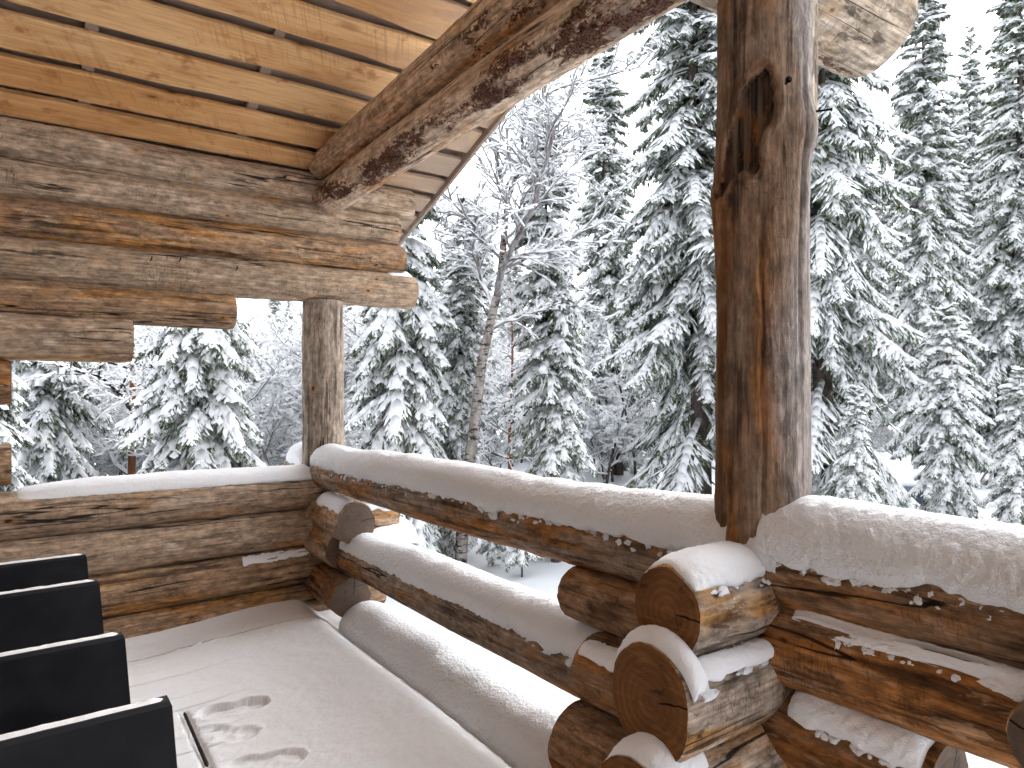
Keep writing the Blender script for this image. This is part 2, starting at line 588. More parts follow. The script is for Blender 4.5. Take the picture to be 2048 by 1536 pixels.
def log(name, p0, p1, r0, r1, mat, seed, parent=None, end='end', attr=None, **kw):
    L, Mx = frame_of(p0, p1)
    V, T, mi = log_mesh(L, r0, r1, seed, None, **kw)
    me = tri_mesh(name, V, T, [M[mat], M[end]], mi, True, attr(V) if attr else None)
    # keep the sawn faces flat against the sides
    o = add_obj(name, me, parent, p0)
    o.rotation_euler = Mx.to_euler()
    return o


def snow_on(name, p0, p1, r0, r1, T, seed, label, phc=0.0, phw=1.05, rough=.006, mat='snow', dx=.014, nph=44, edge=.16, end=.07,
            clumps=0, holes=0.0, tvar=.18, flat=2.1, parent=None, cat='snow', ends=(1, 1)):
    """snow lying on a round log: closed shell between the bark and the drift surface; phi from the top, + towards local +Y"""
    L, Mx = frame_of(p0, p1)
    n = max(8, int(L / dx) + 1)
    xs = np.linspace(0, L, n)
    q = np.linspace(-1, 1, nph)
    X, Q = np.meshgrid(xs, q, indexing='ij')
    off = seed * 3.7
    e1 = 1 + edge * .45 * vn(np.stack([X * 5 + off, np.sign(Q) * 7, 0 * X], -1), seed) + edge * .6 * vn(np.stack([X * 19, np.sign(Q) * 7, 0 * X + off], -1), seed + 1) \
        + edge * .35 * vn(np.stack([X * 48, np.sign(Q) * 7, 0 * X + off], -1), seed + 2)
    e1 = 1 + (e1 - 1) * np.abs(Q) ** 7
    PH = phc + phw * Q * e1
    R = r0 + (r1 - r0) * X / L
    prof = (1 - np.abs(Q) ** flat) ** .68
    tv = 1 + tvar * vn(np.stack([X * 2.2 + off, 0 * X, 0 * X], -1), seed + 4) + tvar * .4 * vn(np.stack([X * 8 + off, Q * 2, 0 * X], -1), seed + 5)
    d0, d1 = X / end, (L - X) / end
    ef = np.ones_like(X)
    if ends[0]: ef = ef * np.sqrt(np.clip(1 - np.clip(1 - d0, 0, 1) ** 2, 0, 1))
    if ends[1]: ef = ef * np.sqrt(np.clip(1 - np.clip(1 - d1, 0, 1) ** 2, 0, 1))
    thick = T * prof * tv * ef
    if holes:
        hm = sstep(-holes, .25 - holes, fbm(np.stack([X * 7 + off, Q * 2.5, 0 * X], -1), seed + 6, 3) + .25)
        thick = thick * hm
    fl = .35 + .9 * np.abs(Q) ** 1.5
    P3 = np.stack([X, R * np.sin(PH), R * np.cos(PH)], -1)
    lump = rough * fl * (.55 * fbm(P3 * 34 + off, seed + 7, 3) + .8 * vn(P3 * 105 + off, seed + 8))
    lump = lump * np.clip(thick / (T * .35), 0, 1)
    RO = R - .006 + thick + lump
    V1 = np.stack([X, RO * np.sin(PH), RO * np.cos(PH)], -1).reshape(-1, 3)
    RI = R - .012
    V2 = np.stack([X, RI * np.sin(PH), RI * np.cos(PH)], -1).reshape(-1, 3)
    N = len(V1)
    T1 = grid_tris(n, nph)
    T2 = grid_tris(n, nph)[:, ::-1] + N
    rim = np.concatenate([np.arange(nph), np.arange(1, n) * nph + nph - 1, (n - 1) * nph + np.arange(nph - 2, -1, -1), np.arange(n - 2, 0, -1) * nph])
    a, b = rim, np.roll(rim, -1)
    T3 = np.concatenate([np.stack([a, a + N, b], -1), np.stack([b, a + N, b + N], -1)])
    Vs, Ts = [V1, V2], [T1[:, ::-1], T2[:, ::-1], T3[:, ::-1]]
    base = 2 * N
    rg = random.Random(seed)
    for _ in range(clumps):
        x = rg.uniform(.05, L - .05)
        sd = -1 if rg.random() < .8 else 1
        ph = phc + sd * phw * (1.0 + .17 * rg.random() ** 2.2)
        s = rg.uniform(.0025, .006) + .009 * rg.random() ** 4
        v, tt = blob(s, rg.randint(0, 9999), (rg.uniform(.8, 2.4), rg.uniform(.7, 1.6), .45), amp=.7)
        rr = r0 + (r1 - r0) * x / L
        ca, sa = math.cos(ph), math.sin(ph)
        v = np.stack([v[:, 0] + x, v[:, 1] * ca + (v[:, 2] + rr) * sa, -v[:, 1] * sa + (v[:, 2] + rr) * ca], -1)
        Vs.append(v); Ts.append(tt + base); base += len(v)
    me = tri_mesh(name, np.concatenate(Vs), np.concatenate(Ts), [M[mat]])
    o = add_obj(name, me, parent, p0)
    o.rotation_euler = Mx.to_euler()
    if parent is None:
        tag(o, label, cat, None, 'stuff')
    return o


def blob(s, seed, sc=(1, 1, 1), n=7, m=10, amp=.35):
    a = np.linspace(0, np.pi, n)
    b = np.linspace(0, 2 * np.pi, m, endpoint=False)
    A, B = np.meshgrid(a, b, indexing='ij')
    P = np.stack([np.sin(A) * np.cos(B), np.sin(A) * np.sin(B), np.cos(A)], -1)
    r = 1 + amp * vn(P * 2.1 + seed, seed)
    V = (P * r[..., None] * np.array(sc) * s).reshape(-1, 3)
    return V, grid_tris(n, m, True)[:, ::-1]


def box_mesh(name, sx, sy, sz, mat, bev=.003, warp=0.0, seed=0, cuts=1):
    """plank: centred in y, z; x from 0 to sx; slightly waney and twisted when warp > 0"""
    n = cuts + 1
    xs = np.linspace(0, sx, n)
    hy, hz = sy / 2, sz / 2
    b = min(bev, hz * .45)
    sec = np.array([(-hy + b, -hz), (hy - b, -hz), (hy, -hz + b), (hy, hz - b), (hy - b, hz), (-hy + b, hz), (-hy, hz - b), (-hy, -hz + b)])
    V = np.zeros((n, 8, 3))
    for i, x in enumerate(xs):
        for j in range(8):
            y, z = sec[j]
            if warp:
                sgn = 1 if y > 0 else -1
                y = y + warp * float(vn(np.array([x * 1.1 + seed * 3.1, sgn * 5.0, 0]), seed)) + warp * .45 * float(vn(np.array([x * 4.5 + seed, sgn * 5.0, 0]), seed + 1))
                z = z + warp * .35 * float(vn(np.array([x * .8 + seed * 2.2, 3.0, y * 3]), seed + 2))
            V[i, j] = (x, y, z)
    T = grid_tris(n, 8, True)[:, ::-1]
    c0 = np.array([(0, k, k + 1) for k in range(1, 7)])
    c1 = np.array([(0, k + 1, k) for k in range(1, 7)]) + (n - 1) * 8
    me = tri_mesh(name, V.reshape(-1, 3), np.concatenate([T, c0[:, ::-1][:, ::-1], c1]), [mat], None, False)
    return me


def box_obj(name, p0, p1, w, h, mat, parent=None, **kw):
    L, Mx = frame_of(p0, p1)
    me = box_mesh(name, L, w, h, mat, **kw)
    o = add_obj(name, me, parent, p0)
    o.rotation_euler = Mx.to_euler()
    return o


# ================================================================== the setting: ground
def gz(x, y):
    p = np.stack([np.asarray(x, float) * .16, np.asarray(y, float) * .16, np.zeros_like(np.asarray(x, float))], -1)
    p2 = p * 4.3
    d = np.hypot(np.asarray(x, float), np.asarray(y, float))
    return GROUND + .22 * vn(p, 41) + .07 * vn(p2, 42) + .012 * np.clip(d - 9, 0, 40)


def ground():
    # finer near the terrace, coarse towards the horizon
    a = np.concatenate([-np.geomspace(900, 26, 26), np.arange(-25, 25.01, .5), np.geomspace(26, 900, 26)])
    X, Y = np.meshgrid(a + 6, a + 6, indexing='ij')
    Z = gz(X, Y)
    Z = Z + .035 * fbm(np.stack([X * 1.3, Y * 1.3, 0 * X], -1), 44, 2)
    d = np.hypot(X, Y)
    Z = np.where(d > 60, GROUND + .6 + 0 * Z, Z)
    n = len(a)
    me = tri_mesh('ground', np.stack([X, Y, Z], -1).reshape(-1, 3), grid_tris(n, n)[:, ::-1][:, ::-1], [M['snow_soft']])
    o = add_obj('ground', me)
    return tag(o, 'deep white snow covering the forest floor', None, None, 'structure')


ground()

# ================================================================== deck with its snow
deck = add_obj('deck', None)
bpy.data.objects.remove(deck)
deck = box_obj('deck', (-3.4, 1.2, -.16), (1.655, 1.2, -.16), 6.9, .08, M['board_old'])
tag(deck, 'wooden terrace deck under a blanket of snow', None, None, 'structure')


def in_foot(X, Y, cx, cy, ang, L=.31, W=.125):
    ca, sa = math.cos(ang), math.sin(ang)
    a = (X - cx) * ca + (Y - cy) * sa
    b = -(X - cx) * sa + (Y - cy) * ca
    # sole with a narrower waist and rounded toe
    s = a / (L / 2)
    wid = W / 2 * (1.0 - .22 * np.exp(-((s + .15) / .28) ** 2)) * np.sqrt(np.clip(1 - np.abs(s) ** 3.5, 0, 1))
    return (wid - np.abs(b)) - np.clip(np.abs(s) - .96, 0, None) * L, s, b


def deck_snow():
    xs = np.concatenate([np.arange(-3.2, 0, .1), np.arange(0, 1.86, .014)])
    ys = np.concatenate([np.arange(-1.0, 1.6, .05), np.arange(1.6, 2.4, .012), np.arange(2.4, 4.2, .005), np.arange(4.2, 4.56, .01)])
    X, Y = np.meshgrid(xs, ys, indexing='ij')
    P = np.stack([X, Y, 0 * X], -1)
    Z = .000 + .012 * fbm(P * 1.3, 3, 3) + .0022 * fbm(P * 9, 5, 2) + .0012 * fbm(P * 45, 6, 2)
    # shallow drift building up towards the rail, falling off at the trough beside the sill log
    Z = Z + .05 * sstep(.55, 1.35, X)
    ed = 1.625 + .018 * vn(np.stack([Y * 2.1, 0 * X, 0 * X], -1), 8) + .006 * vn(np.stack([Y * 17, 0 * X, 0 * X], -1), 9)
    Z = Z - .12 * sstep(-.20, .03, X - ed) ** 1.8
    # plank joints telegraph through the thin snow on the left
    for k, yj in enumerate((3.03, 3.17, 3.31, 3.44, 3.57, 3.70, 3.84, 3.97, 4.10, 2.6, 2.74, 2.88, 2.46)):
        reach = .66 - .01 * k + .16 * math.sin(k * 2.3)
        fade = sstep(reach + .25, reach - .35, X)
        yy = Y - yj - .004 * vn(np.stack([X * 3, 0 * X + k, 0 * X], -1), 20 + k)
        Z = Z - fade * (.020 + .025 * (k % 3 == 0)) * np.exp(-(yy / .005) ** 2)
        Z = Z + fade * .002 * np.exp(-(yy / .035) ** 2)
    # boot prints
    for (cx, cy, an, dep) in ((.79, 3.30, math.radians(-20), .028), (.70, 3.10, math.radians(140), .006), (.78, 2.76, math.radians(-28), .012)):
        d, s, b = in_foot(X, Y, cx, cy, an)
        inside = sstep(-.004, .005, d + .006 * fbm(P * 30, 65, 2))
        Z = Z - dep * inside
        Z = Z + inside * .009 * fbm(P * 30, 61, 3)
        Z = Z + .007 * np.exp(-((d + .014) / .012) ** 2) * (.5 + .5 * vn(P * 22, 60))
    # disturbed patch round the prints and at the wall
    pat = np.exp(-(((X - .74) / .16) ** 2 + ((Y - 3.1) / .30) ** 2))
    Z = Z + pat * (.002 * fbm(P * 26, 63, 3) - .002)
    pat = np.exp(-(((X - .80) / .10) ** 2 + ((Y - 4.20) / .03) ** 2))
    Z = Z + pat * (.012 + .014 * fbm(P * 30, 64, 2))
    # groove the stick lies in
    gd = np.abs(X - .595) / .016
    gl = sstep(2.80, 2.88, Y) * sstep(3.44, 3.38, Y)
    Z = Z - .022 * gl * np.exp(-gd ** 2)
    # wall end banks up slightly
    Z = Z + .02 * sstep(4.40, 4.56, Y)
    n, m = len(xs), len(ys)
    V1 = np.stack([X, Y, Z], -1).reshape(-1, 3)
    T1 = grid_tris(n, m)
    rim = np.concatenate([np.arange(m), np.arange(1, n) * m + m - 1, (n - 1) * m + np.arange(m - 2, -1, -1), np.arange(n - 2, 0, -1) * m])
    V2 = V1[rim].copy(); V2[:, 2] = -.24
    N = len(V1); K = len(rim)
    i = np.arange(K); j = (i + 1) % K
    T2 = np.concatenate([np.stack([rim[i], rim[j], N + j], -1), np.stack([rim[i], N + j, N + i], -1)])
    me = tri_mesh('deck_snow', np.concatenate([V1, V2]), np.concatenate([T1[:, ::-1][:, ::-1], T2]), [M['snow_soft']])
    o = add_obj('deck_snow', me)
    tag(o, 'smooth snow blanket over the terrace floor with boot prints', 'snow', None, 'stuff')


deck_snow()

st = log('stick', (.592, 2.87, .000), (.600, 3.40, .006), .0075, .0065, 'stick', 77, None, nth=10, dx=.02, bend=.002, rough=.6, knots=[])
tag(st, 'thin dark stick lying in the deck snow beside the boot prints', 'stick')

# ================================================================== far wall with the stepped opening
wall = thing('log_wall', 'weathered log end wall with a stepped opening under the roof', 'wall', (0, 4.69, -.12))
WY = 4.69
nail_spots = []
upper = [  # right end x, z, r, material
    (2.40, 2.853, .118, 'wall_grey', 1), (2.28, 2.640, .120, 'wall_grey', 2), (2.32, 2.423, .120, 'wall_warm', 3), (2.41, 2.190, .131, 'wall_grey', 4),
    (1.12, 1.980, .119, 'wall_warm', 5), (.534, 1.760, .136, 'wall_log', 6), (-.05, 1.510, .124, 'rail_brown', 7)]
lower = [(-.05, 1.045, .118, 'wall_warm', 8), (2.02, .775, .136, 'wall_log', 9), (2.26, .517, .136, 'wall_log', 10), (2.10, .260, .139, 'wall_warm', 11), (2.15, .0, .136, 'wall_warm', 12)]
wlogs = []
for (xe, z, r, m, sd) in upper + lower:
    wlogs.append(log('log', (-3.3, WY, z), (xe, WY, z), r, r * .985, m, sd, wall, end='end_grey', nth=40, dx=.030, bend=.008))


def tube(name, pts, r, mat, parent=None, sides=8):
    pts = [Vector(p) for p in pts]
    Vs, n = [], len(pts)
    for i, p in enumerate(pts):
        d = (pts[min(i + 1, n - 1)] - pts[max(i - 1, 0)]).normalized()
        a = d.cross(Vector((0.3, 0.1, 1))).normalized()
        b = d.cross(a)
        rr = r[i] if isinstance(r, (list, tuple)) else r
        for k in range(sides):
            t = 2 * math.pi * k / sides
            Vs.append(p + a * rr * math.cos(t) + b * rr * math.sin(t))
    V = np.array([tuple(v) for v in Vs])
    T = grid_tris(n, sides, True)
    T = np.concatenate([T, np.array([(0, k + 1, k) for k in range(1, sides - 1)]), np.array([(0, k, k + 1) for k in range(1, sides - 1)]) + (n - 1) * sides])
    me = tri_mesh(name, V, T, [mat])
    return add_obj(name, me, parent, parent.location if parent is not None else (0, 0, 0))


def nail_in(logobj, x, z, y=None, out=.045, up=.02):
    """bent nail, sub-part of the log; given in world coordinates"""
    y0 = y
    pts = [(x, y0, z), (x + .002, y0 - out * .6, z + .002), (x + .004, y0 - out * .9, z + up * .4), (x + .005, y0 - out, z + up)]
    bpy.context.view_layer.update()
    iv = logobj.matrix_world.inverted()
    loc = [iv @ Vector(p) for p in pts]
    o = tube('nail', loc, [.0035, .0035, .0035, .005], M['iron'])
    o.parent = logobj
    o.location = (0, 0, 0)
    return o


bpy.context.view_layer.update()
for (u, v) in ((300, 522), (357, 524), (470, 541)):
    a, b = ray(u)
    t = (WY - .115) / b
    nail_in(wlogs[3], a * t, 1.5 + (768 - v) / 1365 * t, WY - .115)

# ================================================================== posts
def poly_dist(U, Vv, poly):
    """signed distance (inside positive) to a closed polygon"""
    d = np.full(U.shape, 1e9)
    ins = np.zeros(U.shape, bool)
    n = len(poly)
    for i in range(n):
        x1, y1 = poly[i]; x2, y2 = poly[(i + 1) % n]
        ex, ey = x2 - x1, y2 - y1
        t = np.clip(((U - x1) * ex + (Vv - y1) * ey) / (ex * ex + ey * ey + 1e-9), 0, 1)
        d = np.minimum(d, np.hypot(U - x1 - t * ex, Vv - y1 - t * ey))
        c = ((y1 > Vv) != (y2 > Vv)) & (U < (x2 - x1) * (Vv - y1) / (y2 - y1 + 1e-12) + x1)
        ins ^= c
    return np.where(ins, d, -d)


# hollow scar left by a lost branch: outline on the unrolled surface, (metres round the post, metres up)
SCAR_A0 = math.atan2(-1.17, -1.72)      # direction of the face with the scar
_sc = [(575, 240), (605, 290), (628, 370), (655, 470), (660, 610), (640, 690), (600, 750), (545, 810), (515, 900), (520, 1060), (528, 1110), (510, 1170), (480, 1190), (455, 1160),
       (430, 1125), (395, 1120), (345, 1150), (280, 1215), (250, 1290), (200, 1340), (185, 1320), (235, 1200), (250, 1050), (262, 880), (290, 720), (335, 590), (352, 480), (370, 400), (440, 335), (520, 285)]
SCAR = []
for (px, py) in _sc:
    uu, vv = 1400 + px * .2213, 80 + py * .2213
    off = (uu - 1526) / 1365 * 1.87
    SCAR.append((.132 * math.asin(max(-.98, min(.98, off / .132))), 1.5 + (768 - vv) / 1365 * 1.825))


def post_hook(z0):
    def hook(X, TH, R):
        # local X is up; local angle: y axis, z axis of frame
        z = z0 + X
        # frame for vertical logs: x=up, z=(0,-1,0) hint
        ang = POST_ANG(TH)
        da = (ang - SCAR_A0 + np.pi) % (2 * np.pi) - np.pi
        S = -da * .132 * -1
        d = poly_dist(S, z, SCAR) + .006
        d = d + .0035 * vn(np.stack([S * 70, z * 45, 0 * z], -1), 73)
        Rin = np.minimum(R - .013, .097 / np.clip(np.cos(da + .25), .3, 1))
        R = R + (Rin - R) * sstep(-.0005, .0060, d)
        R = R + .006 * np.exp(-((d + .012) / .012) ** 2) * (d < .003)
        # grooves running down the left edge from the scar, resin ridges
        for (s0, za, zb, dep, wd) in ((-.092, 1.05, 2.05, .015, .008), (-.122, 1.0, 2.1, .018, .010), (.004, 1.0, 2.00, .011, .0045), (-.030, 2.40, 2.64, .009, .0045), (.118, 1.55, 2.4, .010, .007), (.128, 1.9, 2.25, .014, .010)):
            wob = .008 * vn(np.stack([z * 6, 0 * z + s0 * 50, 0 * z], -1), 71)
            R = R - dep * np.exp(-((S - s0 - wob) / wd) ** 2) * sstep(za, za + .12, z) * sstep(zb, zb - .12, z)
        # burl on the right, knot low down
        for (s0, zc, a, sw, sz_) in ((.150, 2.20, .022, .05, .07), (.085, 1.165, .012, .03, .04), (-.135, 2.02, .016, .06, .16), (-.03, 2.06, .010, .02, .03)):
            R = R + a * np.exp(-(((S - s0) / sw) ** 2 + ((z - zc) / sz_) ** 2))
        hook.d = d; hook.S = S; hook.z = z
        return R
    return hook


L_, Mx_ = frame_of((1.72, 1.17, .98), (1.72, 1.17, 2.64))
_yv = Mx_.to_3x3() @ Vector((0, 1, 0)); _zv = Mx_.to_3x3() @ Vector((0, 0, 1))


def POST_ANG(TH):
    return np.arctan2(np.cos(TH) * _yv.y + np.sin(TH) * _zv.y, np.cos(TH) * _yv.x + np.sin(TH) * _zv.x)


POST_H = post_hook(.98)


def post_attr(V):
    n = POST_H.d.size
    sc = np.zeros(len(V)); lip = np.zeros(len(V))
    d = POST_H.d.ravel()
    sc[:n] = sstep(.000, .004, d)
    S, z = POST_H.S.ravel(), POST_H.z.ravel()
    lip[:n] = .75 * np.exp(-((d + .006) / .007) ** 2) * (d < .002) + .9 * sstep(-.095, -.125, S + .03 * vn(np.stack([z * 2.2, 0 * z, 0 * z], -1), 75)) * sstep(2.25, 2.05, z) * sstep(-.2, -.13, S)
    return {'scar': sc, 'lip': np.clip(lip, 0, 1)}


post_n = thing('log_post', 'thick bare roof post with a hollow scar and silvery right side', 'post', (1.72, 1.17, .98))
pn = log('trunk', (1.72, 1.17, .98), (1.72, 1.17, 2.64), .131, .129, 'post_near', 31, post_n, attr=post_attr, nth=170, dx=.0065, bend=.006, knots=[], hook=POST_H)
box_obj('backing_board', (1.885, 1.125, 2.20), (1.885, 1.125, 2.64), .045, .03, M['tie_log'], post_n, warp=.004, seed=5, cuts=10)
bpy.context.view_layer.update()
_iv = pn.matrix_world.inverted()
nl = tube('nail', [_iv @ Vector(p) for p in ((1.80, 1.06, 2.262), (1.832, 1.030, 2.266), (1.835, 1.027, 2.266))], [.003, .003, .006], M['iron'])
nl.parent = pn; nl.location = (0, 0, 0)
nl = tube('nail', [_iv @ Vector(p) for p in ((1.66, 1.06, 2.30), (1.644, 1.040, 2.302), (1.640, 1.036, 2.302))], [.004, .004, .009], M['iron'])
nl.parent = pn; nl.location = (0, 0, 0)

post_f = thing('log_post', 'slim knotty post standing at the far corner of the railing', 'post', (1.725, 4.69, .90))
log('trunk', (1.725, 4.69, .90), (1.725, 4.69, 2.085), .140, .134, 'post_far', 32, post_f, nth=48, dx=.015, bend=.008, rough=1.2,
    knots=[(.25, 3.4), (.48, 3.7), (.62, 3.3), (.85, 3.2), (.2, 2.9), (.75, 2.7)])

# ================================================================== railings
rail = thing('railing', 'snow-topped log railing running from the far corner to the thick post', 'railing', (1.72, 4.6, -.15))
log('log', (1.72, 5.18, .868), (1.72, 1.06, .955), .117, .122, 'rail_log', 41, rail, nth=48, dx=.018, end='end_grey')
log('stub_log', (1.715, 5.15, .640), (1.715, 4.07, .628), .130, .134, 'wall_log', 42, rail, end='end_grey', nth=48)
log('stub_log', (1.69, 5.1, .415), (1.69, 4.22, .420), .128, .128, 'wall_log', 43, rail, end='end_grey', nth=48)
log('log', (1.765, 4.45, .362), (1.765, 1.64, .425), .113, .118, 'rail_log', 44, rail, nth=48, dx=.018, bend=.016)
log('stub_log', (1.70, 5.1, .160), (1.70, 4.10, .135), .138, .132, 'rail_brown', 45, rail, end='end_grey', nth=48, rough=1.4)
log('log', (1.775, 4.10, -.075), (1.775, .5, -.065), .155, .155, 'rail_log', 46, rail, nth=40)

rail2 = thing('railing', 'stacked log railing corner with round sawn ends below the thick post', 'railing', (1.72, 1.17, -.15))
log('stub_log', (1.32, 1.17, .924), (2.25, 1.17, .90), .116, .118, 'stub_log', 51, rail2, nth=64, dx=.011, bend=.004)
log('stub_log', (1.265, 1.175, .710), (2.25, 1.175, .70), .142, .132, 'stub_log', 52, rail2, nth=64, dx=.011, oval=(.93, 1.08), bend=.004)
log('stub_log', (1.20, 1.17, .465), (2.25, 1.17, .47), .135, .13, 'stub_log', 53, rail2, nth=64, dx=.011, bend=.004)
log('stub_log', (1.72, 1.10, .735), (1.70, 1.95, .722), .102, .100, 'rail_brown', 54, rail2, nth=56, dx=.012, bend=.004)
log('stub_log', (1.68, 1.10, .52), (1.66, 1.80, .50), .124, .122, 'rail_brown', 55, rail2, nth=56, dx=.012, bend=.004)
log('stub_log', (1.67, 1.05, .21), (1.65, 1.89, .20), .142, .140, 'rail_brown', 56, rail2, nth=56, dx=.012, bend=.004)
log('log', (1.72, 1.28, .995), (1.72, -.55, 1.03), .116, .120, 'rail_brown', 57, rail2, nth=64, dx=.012, bend=.008)
log('log', (1.72, 1.26, .80), (1.72, .36, .815), .119, .121, 'rail_brown', 58, rail2, nth=64, dx=.011, bend=.006)
log('log', (1.73, 1.26, .565), (1.73, .69, .565), .118, .116, 'rail_brown', 59, rail2, nth=56, dx=.011, end='end_grey', bend=.003)
log('stub_log', (1.52, .41, .84), (2.1, .41, .84), .10, .10, 'stub_log', 60, rail2, end='end_grey', nth=48, dx=.012, bend=.003)
log('stub_log', (1.80, 1.0, .33), (1.95, .55, .33), .11, .11, 'stub_log', 61, rail2, end='end_grey', nth=40, dx=.015, bend=.003)

# ================================================================== roof beam and tie log
beam = thing('roof_beam', 'double log roof beam with flaking bark running above the railing', 'beam', (1.72, 4.6, 2.78))
log('log', (1.72, 4.70, 2.788), (1.72, -1.0, 2.905), .112, .118, 'beam_log_bark', 62, beam, nth=52, dx=.020, bend=.012)
log('log', (1.690, 4.62, 3.000), (1.690, -1.0, 3.215), .104, .126, 'beam_log', 63, beam, nth=52, dx=.020, bend=.012)
tie = log('tie_log', (1.30, 1.23, 2.75), (2.43, 1.23, 2.76), .160, .165, 'tie_log', 64, None, nth=64, dx=.012, bend=.005, end='end_grey')
tag(tie, 'pale thick log end jutting out past the top of the scarred post', 'log')

# ================================================================== roof
RS = .389                               # fall of the roof towards +Y
RC = 1 / math.hypot(1, RS)


def roof_z(y):
    return 2.985 + RS * (4.60 - y)


roof = thing('roof', 'low plank roof of orange sawn boards with dark gaps', 'roof', (0, 4.6, 2.98))
nv = Vector((0, RS, 1)).normalized()     # roof normal
rgr = random.Random(5)
RX0, RX1 = -3.6, 2.60
joints = [5.38, 5.15, 4.915, 4.675, 4.456, 4.196, 3.935] + [3.935 - .262 * i for i in range(1, 21)]
for k in range(len(joints) - 1):
    y0, y1 = joints[k], joints[k + 1]
    yc = (y0 + y1) / 2
    w = (y0 - y1) / RC - .066 + rgr.uniform(-.010, .010)
    p0 = Vector((RX0, yc, roof_z(yc))) + nv * .015
    L = RX1 - RX0 + rgr.uniform(-.01, .0)
    me = box_mesh('board', L, w, .032, M['board'], bev=.003, warp=.014, seed=100 + k, cuts=36)
    o = add_obj('board', me, roof, p0)
    o.rotation_euler = (math.atan(-RS) + rgr.uniform(-.015, .015), 0, 0)
    # covering board laid over the gap
    yg = y1 + .034
    p1 = Vector((RX0, yg, roof_z(yg))) + nv * .084
    me = box_mesh('cover_board', L, .115, .028, M['board_old'], bev=.003, warp=.012, seed=200 + k, cuts=24)
    o = add_obj('cover_board', me, roof, p1)
    o.rotation_euler = (math.atan(-RS), 0, 0)
for i, x in enumerate((-3.2, -2.3, -1.35, -.32, .28, 1.12, 2.05)):
    a = Vector((x, 5.34, roof_z(5.34))) + nv * .0505
    b = Vector((x, -1.4, roof_z(-1.4))) + nv * .0505
    box_obj('batten', a, b, .06, .036, M['board_old'], roof, seed=300 + i)
a = Vector((RX1 + .016, 5.40, roof_z(5.40) + .035)); b = Vector((RX1 + .016, -1.4, roof_z(-1.4) + .035))
box_obj('verge_board', a, b, .028, .13, M['board_old'], roof, warp=.004, seed=330, cuts=20)
sm = box_obj('unseen_roof_snow', Vector((-.50, 5.40, roof_z(5.40))) + nv * .26, Vector((-.50, -1.4, roof_z(-1.4))) + nv * .26, 6.2, .26, M['snow'], roof, bev=.08)  # unseen snow slab, added to stop light coming through the board gaps

# unseen cabin walls left and behind the camera, added to darken the terrace
cab = thing('light_block_wall', 'unseen cabin log wall added to keep light off the terrace', 'wall', (-3.0, 0, -.1))
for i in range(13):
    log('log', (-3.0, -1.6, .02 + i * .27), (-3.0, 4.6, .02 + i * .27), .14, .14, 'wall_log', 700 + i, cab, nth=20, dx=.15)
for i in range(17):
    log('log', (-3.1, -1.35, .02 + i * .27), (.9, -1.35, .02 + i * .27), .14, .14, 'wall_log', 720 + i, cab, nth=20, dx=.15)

# ================================================================== black chairs
def chair(xr, y, ztop, label, i):
    w, th = .46, .045
    t = thing('chair', label, 'chair', (xr - w / 2, y, -.05), 'black chairs lined up at the left')
    fl = .075
    # trapezoid backrest with eased top edge
    zs = np.array([.36, .45, .6, ztop - .03, ztop - .010, ztop])
    V = []
    for z in zs:
        hw = w / 2 + (ztop - z) * fl
        tt = th / 2 if z < ztop - .005 else th / 2 - .006
        for (sx, sy) in ((-1, -1), (1, -1), (1, 1), (-1, 1)):
            V.append((xr - w / 2 + sx * (hw - (0 if z < ztop - .005 else .004)), y + sy * tt, z))
    V = np.array(V)
    T = grid_tris(len(zs), 4, True)
    T = np.concatenate([T, [(0, 2, 1), (0, 3, 2)], np.array([(0, 1, 2), (0, 2, 3)]) + 4 * (len(zs) - 1)])
    me = tri_mesh('backrest', V - np.array(t.location), T, [M['black']], None, False)
    add_obj('backrest', me, t, t.location)
    box_obj('seat', (xr - w / 2, y - th / 2 - .004, .40), (xr - w / 2, y - .40, .39), w + .03, .035, M['black'], t, bev=.008)
    for sx in (-1, 1):
        x = xr - w / 2 + sx * (w / 2 - .01)
        box_obj('leg', (x, y, -.09), (x, y, .36), .03, .035, M['black'], t)
        box_obj('leg', (x, y - .37, -.09), (x, y - .37, .372), .03, .035, M['black'], t)
    # snow line on the top edge
    n = 60
    xs = np.linspace(xr - w + .012, xr - .014, n)
    q = np.linspace(-1, 1, 7)
    X, Q = np.meshgrid(xs, q, indexing='ij')
    e = np.minimum(X - xs[0], xs[-1] - X)
    hw = (th / 2 - .010) * (1 + .05 * vn(np.stack([X * 30, np.sign(Q), 0 * X + i], -1), 80 + i)) * sstep(0, .012, e + .003)
    Z = ztop + .0005 + .005 * (1 - Q ** 2) * (1 + .3 * vn(np.stack([X * 60, Q * 2, 0 * X + i], -1), 90 + i)) * sstep(0, .02, e)
    me = tri_mesh('snow', np.stack([X, y + Q * hw, Z], -1).reshape(-1, 3) - np.array(t.location), grid_tris(n, 7)[:, ::-1][:, ::-1], [M['snow']])
    add_obj('snow', me, t, t.location)


for i, (xr, y, zt, lb) in enumerate((
        (.268, 1.685, .80, 'nearest black chair with a flat panel back and snow along its top edge'),
        (.232, 2.20, .80, 'black panel-backed chair second from the bottom edge of the picture'),
        (.222, 2.845, .80, 'black panel-backed chair third from the bottom, beside the log wall'),
        (.214, 3.31, .80, 'farthest black panel-backed chair, standing closest to the log wall'))):
    chair(xr, y, zt, lb, i)

